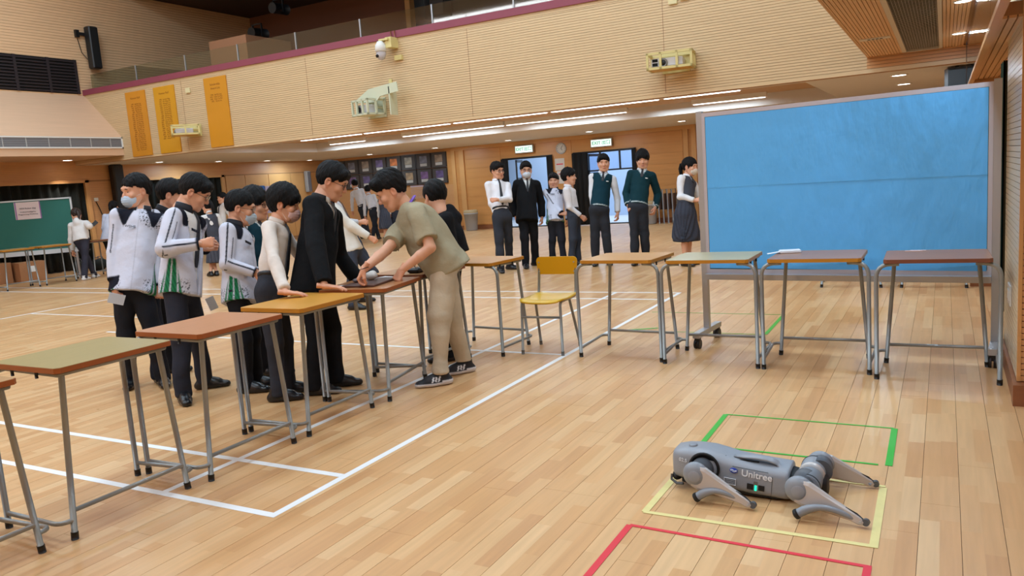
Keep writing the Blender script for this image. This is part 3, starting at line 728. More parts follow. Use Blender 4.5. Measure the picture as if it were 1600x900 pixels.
# ================================================================== wall things
# honour rolls on the balcony front
def banner(x0, x1, z0, z1, c, label, title, rows, cols):
    t = thing('honour_roll', label, 'notice board', ((x0+x1)/2, YB, (z0+z1)/2)); w = (x1-x0)/2; h = (z1-z0)/2
    MB().box(-w, w, -.025, -.002, -h, h).build('board', mat('honour_'+c, c, .45, noise=.04, nscale=2), t)
    MT = Matrix(((1, 0, 0, 0), (0, 0, -1, -.0262), (0, 1, 0, 0), (0, 0, 0, 1)))
    mi = mat('honour_ink', '8c5014', .7)
    y = h-.14
    for ln in title: text('lettering', ln, .062, Matrix.Translation((0, 0, y)) @ MT, mi, t, .0004); y -= .075
    r_ = random.Random(len(label)); nm = ['Chan Tai Man', 'Lee Siu Ming', 'Wong Ka Yan', 'Ho Wing Chi', 'Lam Chi Wai', 'Ng Mei Ling', 'Yip Ka Ho']
    b = '\n'.join('%d   %s' % (1990+k, r_.choice(nm)) for k in range(rows))
    if rows: text('lettering', b, .042, Matrix.Translation((0, 0, y-.03-rows*.021)) @ MT, mi, t, .0004)
banner(-15.47, -14.83, 2.44, 3.80, 'd18a22', 'leftmost of the three tall orange honour boards on the balcony front', ['Honour Roll'], 24, 2)
banner(-14.55, -13.91, 2.44, 3.80, 'd3951c', 'middle of the three tall orange honour boards, behind the small caged projector', ['Honour Roll'], 20, 2)
banner(-13.01, -12.38, 2.44, 3.80, 'd08c1e', 'rightmost of the three tall orange honour boards on the balcony front', ['Scholarship', 'Award List'], 4, 2)
# framed photographs
ph_cols = ['8f7a66', 'a68b6a', '6f6d78', '98999c', '9b8d74', '6b6156', 'd0793f', '5d4f78', '6a5a80', '7b5a86']
def photo(i, r, x, z):
    w, h = .232, .2
    t = thing('framed_photo', 'framed group photograph, %s row, %s' % (('upper', 'lower')[r], ('beside the pilaster', 'second from the pilaster', 'third from the pilaster', 'fourth from the pilaster', 'fifth from the pilaster', 'sixth from the pilaster', 'seventh from the pilaster', 'eighth from the pilaster', 'ninth from the pilaster')[i]), 'picture', (x, YK, z), 0, 'framed photographs on the back wall')
    MB().box(-.265, .265, -.04, 0, -.225, .225).build('mount_board', mat('photo_mount', '463f3a', .6), t)
    fr = MB()
    for (a, b_, c, d) in ((-.265, .265, .21, .225), (-.265, .265, -.225, -.21), (-.265, -.25, -.21, .21), (.25, .265, -.21, .21)): fr.box(a, b_, -.05, -.04, c, d)
    fr.build('frame', mat('photo_frame', '30241e', .4), t)
    MB().box(-.13, .13, -.043, -.04, -.06, .15).build('print', mat('photo_print_%d' % ((i*2+r) % 10), ph_cols[(i*2+r*7) % 10], .4, noise=.5, nscale=9), t)
    MB().box(-.12, .12, -.043, -.04, -.15, -.07).build('caption_card', mat('caption', 'bdb9b2', .6), t)
for i in range(9):
    for r in range(2): photo(i, r, -13.07-i*.55, 2.09-r*.46)
MB().box(-17.6, -12.78, YK-.012, YK, 1.855, 1.868).build('rail', m_trim, wk)
t = thing('poster', 'small pale poster under the framed photographs', 'poster', (-13.95, YK, 1.2)); MB().box(-.24, .24, -.012, 0, -.2, .2).build('sheet', mat('poster_pale', 'cfc3d6', .7, noise=.15, nscale=6), t)
# exit signs, clock, notices
def exit_sign(x, z, w, label):
    t = thing('exit_sign', label, 'sign', (x, YK-.055, z))
    MB().box(-w/2-.02, w/2+.02, -.08, 0, -.105, .105).build('housing', mat('sign_housing', 'a9a39c', .5), t)
    MB().box(-w/2, w/2, -.084, -.08, -.085, .085).build('lit_panel', mat('sign_lit', 'e4fff4', .5, emit=1.1), t)
    MT = Matrix(((1, 0, 0, 0), (0, 0, -1, -.0845), (0, 1, 0, 0), (0, 0, 0, 1))); mg = mat('sign_green', '14a878', .5, emit=.25)
    text('lettering', 'EXIT', .118, Matrix.Translation((-w*.24, 0, 0)) @ MT, mg, t, .001, bold=.003); text('lettering', '出口', .125, Matrix.Translation((w*.25, 0, 0)) @ MT, mg, t, .001, bold=.002)
exit_sign(-10.17, 2.17, .52, 'lit exit sign above the left doorway')
exit_sign(-7.88, 2.15, .56, 'lit exit sign above the right doorway')
t = thing('wall_clock', 'round white wall clock between the two doorways', 'clock', (-9.09, YK, 2.1)); MX = Matrix(((1, 0, 0, 0), (0, 0, -1, 0), (0, 1, 0, 0), (0, 0, 0, 1)))
MB().lathe([(.0001, .03), (.125, .03), (.13, .045), (.15, .045), (.155, .0)], 28, MX).build('rim', mat('clock_rim', 'b9b2ac', .4), t)
MB().lathe([(.0001, .032), (.122, .032)], 28, MX).build('dial', mat('clock_dial', 'd8d2c8', .5), t)
for a_, l_ in ((.6, .09), (2.5, .065)): MB().box(-.005, .005, -.038, -.034, 0, l_, Matrix.Rotation(a_, 4, 'Y')).build('hand', m_black, t)
for k in range(12): MB().box(-.004, .004, -.036, -.032, .1, .118, Matrix.Rotation(k*PI/6, 4, 'Y')).build('hour_mark', m_black, t)
for k, (x, z, h) in enumerate(((-9.66, 1.68, .16), (-9.62, 1.33, .17))):
    t = thing('wall_notice', ('white notice with a red line beside the left doorway, upper', 'white notice beside the left doorway, lower')[k], 'notice', (x+.5, YK-.013, z)); MB().box(-.14, .14, -.006, 0, -h, h).build('sheet', mat('notice_white', 'd8cfc6', .7), t); MB().box(-.1, .1, -.008, -.006, -.01 if k == 0 else .08, .02 if k == 0 else .1).build('red_line', m_tr, t)
# bins
def bin_(x, y, label, s_=1.0):
    t = thing('waste_bin', label, 'bin', (x, y, 0)); mb_ = mat('bin_grey', 'a9aaae', .5)
    MB().lathe([(.0001, .003), (.15*s_, .003), (.165*s_, .02), (.2*s_, .47), (.21*s_, .47), (.212*s_, .50), (.19*s_, .50), (.17*s_, .1)], 24).build('body', mb_, t)
    MB().lathe([(.205*s_, .50), (.205*s_, .55), (.18*s_, .585), (.0001, .59)], 24).build('lid', mat('bin_lid', 'b09a72', .5), t)
bin_(-11.88, 19.2, 'grey waste bin with tan lid standing by the back wall pilaster'); bin_(-6.55, 19.2, 'grey waste bin behind the boy in the green sweater', .95)
# folding chairs leaning in a rack, stacked chairs
fc = thing('folding_chair', 'folded pale metal chair stood upright against the back wall, leftmost', 'chair', (-6.28, 19.3, 0), 0, 'folded chairs by the back wall')
MB().tube([(-.0, -.16, .0), (-.02, -.16, .85), (-.02, .16, .85), (0, .16, 0)], .013, 8).build('frame', m_alu, fc); MB().box(.0, .02, -.14, .14, .35, .75).build('seat', mat('folded_seat', '5a4640', .5), fc)
for k in (1, 2, 3):
    c = copy_tree(fc); c.location = (-6.28+k*.12, 19.3, 0); c['label'] = 'folded pale metal chair against the back wall, %s' % ('second from the left', 'third from the left', 'rightmost')[k-1]
t = thing('stacked_chair', 'yellow-backed stacked chairs by the girl at the back wall', 'chair', (-5.6, 19.1, 0))
for k in range(3): MB().box(-.18, .18, -.16, .2, .42+k*.1, .44+k*.1).build('seat', m_black if k else m_yel, t)
MB().box(-.18, .18, .2, .22, .62, .8).build('backrest', m_yel, t)
for x in (-.16, .16):
    for y in (-.15, .18): MB().tube([(x, y, 0), (x, y, .64)], .012, 6).build('leg', m_metal, t)
# column loudspeakers
t = thing('column_speaker', 'tall black column loudspeaker high on the left wall', 'speaker', (XU, 11.57, 4.95))
MB().bbox(.06, .26, -.11, .11, -.46, .46, .02).build('cabinet', mat('speaker_black', '16191c', .4), t); MB().box(.255, .265, -.09, .09, -.43, .43).build('grille', m_hole, t)
MB().box(0, .07, -.3, -.22, .22, .38).box(.02, .08, -.25, -.05, .27, .33).build('bracket', m_black, t); MB().tube([(.03, -.26, .2), (.03, -.2, -.1), (.06, -.1, -.25)], .008, 6).build('cable', m_black, t)
t = thing('column_speaker', 'tall black column loudspeaker on the wall pier left of the masked boy', 'speaker', (XL, 12.22, 1.8)); MB().bbox(.05, .25, -.15, .13, -.72, .6, .03).build('cabinet', MATS['speaker_black'], t)
MB().box(.0, .1, -.45, -.3, -.75, -.6).build('bracket', m_black, t); MB().tube([(.02, -.42, -.62), (.04, -.5, -.4), (.02, -.55, -.25)], .01, 6).build('cable', m_black, t)
t = thing('wall_socket', 'small white socket on the wall pier at far left', 'socket', (XL+.012, 11.68, 1.6)); MB().box(0, .02, -.05, .05, -.04, .04).build('plate', m_white, t)
t = thing('column_speaker', 'slim grey column loudspeaker in the corner beside the framed photographs', 'speaker', (-17.5, 18.75, 1.75)); MB().bbox(-.06, .08, -.09, .09, -.33, .33, .02).build('cabinet', mat('speaker_grey', '9a9692', .5), t)
MB().box(.081, .085, -.07, .07, -.3, .3).build('grille', mat('sp_grille', '77757a', .6), t); MB().box(-.1, -.05, -.03, .03, -.05, .05).build('bracket', m_alu, t)
t = thing('loudspeaker', 'black loudspeaker hanging under the balcony above the blue board', 'speaker', (.135, 11.75, 2.28)); MB().prism([(-.1, -.12), (.1, -.12), (.14, .12), (-.14, .12)], -.2, .1).build('cabinet', MATS['speaker_black'], t)
MB().box(-.02, .02, -.02, .02, .1, .12).build('bracket', m_black, t)
# blue poster board in the far left corner
t = thing('poster_board', 'blue display board with a white side strip near the left wall', 'board', (-17.2, 16.3, 0), math.radians(90)); MB().box(-.4, .32, -.02, .02, .75, 1.7).build('panel', mat('royal_blue', '2f6cc0', .6), t); MB().box(.34, .5, -.02, .02, .9, 1.68).build('side_sheet', mat('pale_sheet', 'c8c0dc', .6), t)
for x in (-.38, .3): MB().box(x-.015, x+.015, -.015, .015, .02, .8).box(x-.02, x+.02, -.2, .2, 0, .03).build('leg', m_alu, t)
MB().lathe([(.0001, .0), (.035, 0), (.035, .01), (.0001, .01)], 16, Matrix.Translation((.25, -.022, 1.25)) @ MX).build('badge', mat('badge_red', 'b03048', .5), t)
# caged projectors on the balcony front
m_cage = mat('cream_cage_paint', 'd9c887', .5); m_cage2 = mat('pale_cage_paint', 'cdd0b4', .5); m_proj = mat('projector_white', 'd6d4d8', .4)
def projector(name_label, x, z, w, h, d, rz, m, extra=False):
    t = thing('caged_projector', name_label, 'projector', (x, YB-.003, z)); b = MB(); r = .016
    M = Matrix.Translation((0, -.24, 0)) @ rotz(math.radians(rz))
    def bar(a, c): b.box(min(a[0], c[0])-r, max(a[0], c[0])+r, min(a[1], c[1])-r, max(a[1], c[1])+r, min(a[2], c[2])-r, max(a[2], c[2])+r, M)
    X, Y, Z = w/2, d/2, h/2
    for sx in (-X, X):
        for sy in (-Y, Y): bar((sx, sy, -Z), (sx, sy, Z))
        for sz in (-Z, Z): bar((sx, -Y, sz), (sx, Y, sz))
    for sy in (-Y, Y):
        for sz in (-Z, Z): bar((-X, sy, sz), (X, sy, sz))
    for fx in (-.4, .35): bar((fx*X, -Y, -Z), (fx*X, -Y, Z))
    bar((X, 0, -Z), (X, 0, Z)); b.build('cage', m, t)
    MB().box(-X, X, -Y, Y, -Z-.012, -Z, M).build('shelf', mat('cage_shelf', 'cf9f4e', .5) if not extra else m, t)
    pj = MB().bbox(-X*.85, X*.6, -Y*.75, Y*.6, -Z+.02, Z*.35, .01, M).build('projector_body', m_proj, t)
    LM = M @ Matrix.Translation((-X*.3, -Y*.75, -Z*.3)) @ MX
    MB().lathe([(.07*h/.22, 0), (.07*h/.22, .015), (.05*h/.22, .02), (.04*h/.22, .01)], 20, LM).build('lens_ring', mat('lens_ring', '8a8a8c', .3, metal=.5), pj)
    MB().lathe([(.045*h/.22, .012), (.03*h/.22, .018), (.0001, .02)], 20, LM).build('lens', m_black, pj)
    for k in (0, 1): MB().box(-X*.8, -X*.55, -Y*.75-.004, -Y*.75, -Z*.65+k*.06*h/.22, -Z*.65+.045*h/.22+k*.06*h/.22, M).build('vent_slot', m_hole, pj)
    MB().box(.1, .14, -.2, .0, -.02, .02).box(-.14, -.1, -.2, .0, -.02, .02).box(-.2, .2, -.012, .0, -h*.7, h*.7).build('wall_bracket', m, t)
    return t
projector('right yellow-caged projector on the balcony front above the blue board', -3.36, 2.86, .60, .20, .34, 8, m_cage)
projector('small yellow-caged projector on the middle orange honour board', -13.45, 2.82, .5, .17, .5, -38, m_cage)
mp = projector('middle caged projector with the big pale angled bracket below the dome camera', -8.75, 2.78, .42, .24, .36, -14, m_cage2, True)
pb = MB(); pb.prism([(-.3, .09), (.14, .09), (.22, .16), (.60, .20), (.58, .36), (-.02, .30), (-.33, .13)], 0, .02, Matrix.Translation((.1, -.30, 0)) @ Matrix(((1, 0, 0, 0), (0, 0, 1, 0), (0, 1, 0, 0), (0, 0, 0, 1)))); pb.build('side_plate', m_cage2, mp)
pb = MB(); pb.prism([(0, -.17), (.2, -.17), (.2, .36), (0, .30)], 0, .02, Matrix.Translation((.5, -.30, 0)) @ Matrix(((0, 0, 1, 0), (1, 0, 0, 0), (0, 1, 0, 0), (0, 0, 0, 1)))); pb.build('side_plate', m_cage2, mp)
MB().box(.32, .38, -.02, .0, .36, .46).build('conduit_box', m_cage, mp)
# dome camera
dc = thing('dome_camera', 'white dome camera on a yellow bracket at the balcony edge', 'camera', (-8.3, YB, 3.68))
MB().lathe([(.0001, .17), (.05, .165), (.09, .10), (.1, .0), (.085, -.005)], 24, Matrix.Translation((-.09, -.22, 0))).build('housing', m_white, dc)
MB().lathe([(.082, 0), (.085, -.05), (.06, -.12), (.0001, -.15)], 24, Matrix.Translation((-.09, -.22, 0))).build('dome', mat('dome_smoke', 'c4bfc4', .2), dc)
MB().cyl((-.11, -.28, -.07), (-.115, -.315, -.085), .026, 12).build('lens', m_black, dc)
MB().box(.0, .12, -.2, -.0, .05, .22).box(-.11, .08, -.24, -.06, .17, .2).build('bracket', m_cage, dc); MB().box(.05, .2, -.05, 0, -.15, -.07).build('junction_box', m_cage, dc)
for x in (.02, .1): MB().tube([(x, -.05, .2), (x, -.05, .34)], .01, 6).build('cable', m_base, dc)
for k, (x, z) in enumerate(((-3.37, 3.71), (-3.2, 3.74), (-13.5, 3.63))):
    t = thing('junction_box', ('cream junction box above the right projector, left one', 'cream junction box above the right projector, right one', 'cream junction box between the middle and right orange boards')[k], 'socket', (x, YB, z)); MB().bbox(-.065, .065, -.03, 0, -.05, .05, .006).build('plate', mat('cream_plate', 'dfd0a0', .5), t)

# ---- small things on the desks
ZT = .7478
t = thing('white_packet', 'white paper packet lying on the grey-brown desk before the blue board', 'packet', (-.93, 5.63, ZT), .3); MB().bbox(-.07, .07, -.03, .04, 0, .022, .005).build('packet', mat('packet_white', 'e4e6ec', .5), t); MB().quad((-.15, -.03, .001), (-.07, -.03, .012), (-.07, .03, .012), (-.15, .03, .001)).build('loose_sheet', m_white, t)
t = thing('paper_slip', 'tiny pinkish paper slip on the dark brown right end desk', 'paper', (-.17, 5.62, ZT)); MB().box(-.05, .05, -.012, .012, 0, .003).box(-.02, .07, .01, .03, 0, .003).build('slip', mat('pink_slip', 'd9b8b0', .6), t)

# ================================================================== robot dog
m_rg = mat('robot_grey', '8f9298', .38, noise=.03, nscale=30); m_rd = mat('robot_dark_grey', '55575b', .45); m_rs = mat('robot_silver', 'bdb4ae', .35, metal=.15)
m_rb = mat('robot_rubber', '0f0f10', .6); m_rc = mat('robot_cap_grey', '878b91', .35)
rd = thing('robot_dog', 'grey four-legged robot dog lying flat inside the yellow tape rectangle', 'robot', (-.63, 3.25, 0))
def P(x, y, z): return (x+.63, y-3.25, z)
def loft(stations, n=36, e=3.9):
    b = MB(); vs = []
    for (x, y, w, z0, z1) in stations:
        zc, h = (z0+z1)/2, (z1-z0)/2
        for k in range(n):
            a = 2*PI*k/n; c, s_ = math.cos(a), math.sin(a)
            vs.append(P(x, y+w*math.copysign(abs(c)**(2/e), c), zc+h*math.copysign(abs(s_)**(2/e), s_)))
    fs = [(i*n+k, (i+1)*n+k, (i+1)*n+(k+1) % n, i*n+(k+1) % n) for i in range(len(stations)-1) for k in range(n)]
    fs += [tuple(range(n)), tuple(range((len(stations)-1)*n+n-1, (len(stations)-1)*n-1, -1))]
    b._add(vs, fs, True); return b
st = [(-1.042, 3.25, .030, .075, .135), (-1.038, 3.25, .052, .052, .160), (-1.026, 3.25, .066, .044, .172), (-.985, 3.25, .077, .040, .181), (-.93, 3.25, .082, .040, .184), (-.87, 3.25, .087, .033, .181),
      (-.82, 3.25, .089, .026, .170), (-.77, 3.25, .090, .020, .157), (-.70, 3.25, .092, .013, .149), (-.63, 3.25, .092, .009, .143), (-.565, 3.25, .0915, .006, .139), (-.551, 3.25, .090, .007, .138), (-.547, 3.25, .084, .013, .133)]
body = loft(st).build('body_shell', m_rg, rd)
loft([(-.56, 3.25, .07, .02, .12), (-.52, 3.25, .062, .012, .115), (-.44, 3.25, .06, .012, .105), (-.41, 3.25, .05, .02, .095)]).build('rear_chassis', m_rb, rd)
loft([(-1.0, 3.25, .055, .02, .06), (-.9, 3.25, .07, .008, .05), (-.6, 3.25, .075, .002, .03), (-.56, 3.25, .06, .004, .03)]).build('belly_plate', m_rb, rd)
# head details
MB().lathe([(.0001, .0085), (.014, .0085), (.018, .006), (.019, 0)], 20, Matrix.Translation(P(-.955, 3.235, .182)) @ Matrix.Rotation(-.03, 4, 'Y')).build('top_button', m_rc, body)
MB().ell(P(-1.028, 3.235, .045), (.022, .045, .024), 16, 10).build('chin_sensor', m_rb, rd)
MB().tube([P(-1.045, 3.20, .055), P(-1.045, 3.19, .035), P(-1.02, 3.185, .02), P(-.99, 3.18, .025)], .006, 8).build('chin_guard', m_rd, rd)
# carrying handle and top vents
MB().tube([P(-.775, 3.225, .160), P(-.73, 3.22, .163), P(-.68, 3.22, .166), P(-.635, 3.22, .163), P(-.60, 3.22, .150), P(-.59, 3.22, .137)], [.008, .012, .015, .016, .014, .01], 12, flat=(.6, 1.6)).build('handle', m_rg, body)
MB().box(*sum(([a_, b_] for a_, b_ in ((-.17, -.04), (-.05, -.043), (.149, .153))), [])).build('handle_slot', m_rb, body)
for k in range(2): MB().box(-.205+k*.02, -.195+k*.02, -.05, -.03, .158-k*.002, .168-k*.003).build('vent_slot', m_rb, body)
YS = 3.157
TX = Matrix(((1, 0, .0, 0), (0, 0, -1, 0), (0, 1, 0, 0), (0, 0, 0, 1)))
TR = Matrix.Rotation(math.radians(4.8), 4, 'Y')
def side(x, y, z): return Matrix.Translation(P(x, y, z)) @ TR @ TX
m_lt = mat('robot_white_print', 'e6e9ee', .5)
text('lettering', 'Unitree', .040, side(-.672, YS-.0012, .1085), m_lt, body, .0006, bold=.0006, sx=1.0)
text('lettering', '02.5', .022, side(-.985, YS+.014, .135) @ Matrix.Rotation(-.18, 4, 'Y'), m_lt, body, .0006)
lo_ = MB().lathe([(.0001, .0016), (.014, .0016), (.0158, 0)], 24, side(-.765, YS-.0005, .120) @ Matrix.Diagonal((1.05, .78, 1, 1))).build('oval_badge', mat('badge_blue', '2346b0', .35), body)
sw = MB()
for oy, ph in ((.002, 0), (-.003, .5)):
    sw.tube([(-.013+.0026*k, oy+.0022*math.sin(k*.75+ph), .0018) for k in range(11)], .0011, 6)
so = sw.build('badge_wave', m_lt, body); so.matrix_local = side(-.765, YS-.0008, .120)
def sq(x, z, w, h, m, nm, d=.0015, y=YS):
    MB().box(-w/2, w/2, -h/2, h/2, -.002, d).build(nm, m, body).matrix_local = side(x, y, z)
sq(-.700, .058, .026, .024, m_rb, 'port'); sq(-.655, .056, .024, .022, m_rb, 'port'); sq(-.678, .076, .014, .013, mat('robot_button', '6d6462', .4), 'power_button', .003)
sq(-.678, .054, .008, .022, mat('led_green', '19d6a4', .4, emit=1.8), 'status_light', .0022)
for (dx, dz, w, h) in ((0, .013, .048, .0018), (0, -.013, .048, .0018), (-.024, 0, .0018, .027), (.024, 0, .0018, .027)): sq(-.783+dx, .070+dz, w, h, m_lt, 'label_outline', .0012, YS)
for k in range(3): sq(-.78, .076-.007*k, .034-.006*k, .0016, mat('label_grey', 'a9a9ad', .5), 'label_line', .0012, YS)
MB().box(-.0006, .0006, -.045, .05, -.001, .0004).build('panel_joint', m_rb, body).matrix_local = side(-.614, YS, .06)
MB().box(-.085, .06, -.0008, .0008, -.001, .0008).build('panel_joint', m_rb, body).matrix_local = side(-.685, YS, .131)
def robot_leg(hx, hy, hz, kx, ky, kz, fx, fy, fz, sgn, name_cap=True):
    """hip motor and cap, thigh, curved calf, rubber foot; sgn -1 = near side"""
    o = sgn*1.0
    if hx < -.8:
        MB().lathe([(.066, 0), (.066, .006), (.055, .006), (.055, -.004), (.0001, -.004)], 28, Matrix.Translation(P(hx+.015, 3.25-.0885*1.0 if sgn < 0 else 3.25+.0885, hz+.005)) @ Matrix.Rotation(PI/2 if sgn < 0 else -PI/2, 4, 'X')).build('hip_opening', m_rb, body)
    hip = MB().cyl(P(hx+.01, 3.25+o*.055, hz), P(hx+.004, hy-o*.01, hz), .048, 24, .045).build('hip_motor', m_rd, rd)
    cap = MB(); cap.ell((0, 0, 0), (.055, .03, .055), 24, 14); cp = cap.build('hip_cap', m_rc, rd); cp.matrix_local = Matrix.Translation(P(hx, hy, hz))
    MB().lathe([(.0001, .0015), (.022, .001), (.026, -.001)], 20, Matrix.Translation((0, o*.029, 0)) @ Matrix.Rotation(PI/2 if sgn < 0 else -PI/2, 4, 'X')).build('cap_disc', m_rg, cp)
    a = np.array([hx, hy+o*.006, hz]); k = np.array([kx, ky, kz]); d = (k-a); L_ = np.linalg.norm(d); d /= L_
    n_ = np.array([0, o, 0]); n_ = n_-d*(n_@d); n_ /= np.linalg.norm(n_); u = np.cross(d, n_)*(1 if sgn < 0 else -1)
    if u[2] < 0: u = -u
    prof = [(.0, -.050, .046), (.03, -.052, .050), (.075, -.040, .042), (.14, -.026, .030), (L_-.03, -.013, .021), (L_-.005, -.014, .016), (L_+.009, -.008, .007)]
    b = MB(); pts = []
    for s_, lo2, hi in prof:
        for t_, e_ in ((lo2, .6), (lo2+(hi-lo2)*.12, 1), (hi-(hi-lo2)*.12, 1), (hi, .6)): pts.append((s_, t_, e_))
    vs = []
    for sd in (-1, 1):
        for (s_, t_, e_) in pts: vs.append(P(*(a+d*s_+u*t_+n_*(.015*sd*e_*(1-.35*s_/L_)))))
    m_ = len(pts); fs = []
    for i in range(len(prof)-1):
        for j in range(3):
            q = i*4+j; fs.append((q, q+1, q+5, q+4)); fs.append((m_+q, m_+q+4, m_+q+5, m_+q+1))
        fs.append((i*4, (i+1)*4, m_+(i+1)*4, m_+i*4)); fs.append((i*4+3, m_+i*4+3, m_+(i+1)*4+3, (i+1)*4+3))
    e_ = (len(prof)-1)*4
    for j in range(3): fs.append((j, m_+j, m_+j+1, j+1)); fs.append((e_+j, e_+j+1, m_+e_+j+1, m_+e_+j))
    b._add(vs, fs, False); th = b.build('thigh', m_rs, rd)
    kk = k+np.array([0, 0, .002])
    MB().cyl(P(*(kk+n_*.019)), P(*(kk+n_*.014)), .0055, 10).build('knee_bolt', m_alu, th)
    w = k+d*.018+np.array([0, 0, .008])
    MB().cyl(P(*(w-n_*.008)), P(*(w+n_*.008)), .0135, 18).cyl(P(*(w-n_*.009)), P(*(w+n_*.009)), .004, 10).build('knee_pulley', m_rd, th)
    MB().tube([P(*(a+d*(L_*.72)+u*.022)), P(*(a+d*(L_*.9)+u*.020)), P(*(k+d*.006+u*.010))], .005, 6).build('thigh_rim', m_rb, th)
    f = np.array([fx, fy, fz]); up = np.array([0, 0, 1.0]); pts = []
    for t_ in np.linspace(0, 1, 12):
        c = k*(1-t_)+f*t_; pts.append(P(*(c+up*(.036*math.sin(PI*t_**1.3)**.9 if t_ < 1 else 0)+n_*(-.006))))
    MB().tube(pts, list(np.linspace(.009, .0125, 8))+[.0145, .017, .0185, .0175], 12, flat=(1.0, .85)).build('calf', m_rc, rd)
    q = Vector(pts[-1]); q2 = Vector(pts[-3]); dr = (q-q2).normalized()
    MB().tube([tuple(q-dr*.003), tuple(q+dr*.006), tuple(q+dr*.013), tuple(q+dr*.017)], [.019, .0205, .018, .008], 14).build('foot_pad', m_rb, rd)
robot_leg(-.905, 3.085, .112, -.685, 3.06, .022, -.893, 3.045, .030, -1)
robot_leg(-.495, 3.085, .102, -.268, 3.04, .022, -.492, 3.01, .032, -1)
robot_leg(-.905, 3.385, .088, -.70, 3.44, .022, -.893, 3.455, .030, 1)
robot_leg(-.455, 3.395, .100, -.262, 3.435, .020, -.45, 3.46, .030, 1)
hb = MB().cyl(P(-.475, 3.125, .093), P(-.475, 3.36, .093), .052, 28).build('rear_hip_motor', m_rc, rd)
MB().cyl(P(-.475, 3.23, .093), P(-.475, 3.28, .093), .053, 28).build('motor_band', m_rs, hb)
for y in (3.14, 3.355): MB().cyl(P(-.475, y, .093), P(-.475, y+.005, .093), .0535, 28).build('motor_ring', m_rb, hb)

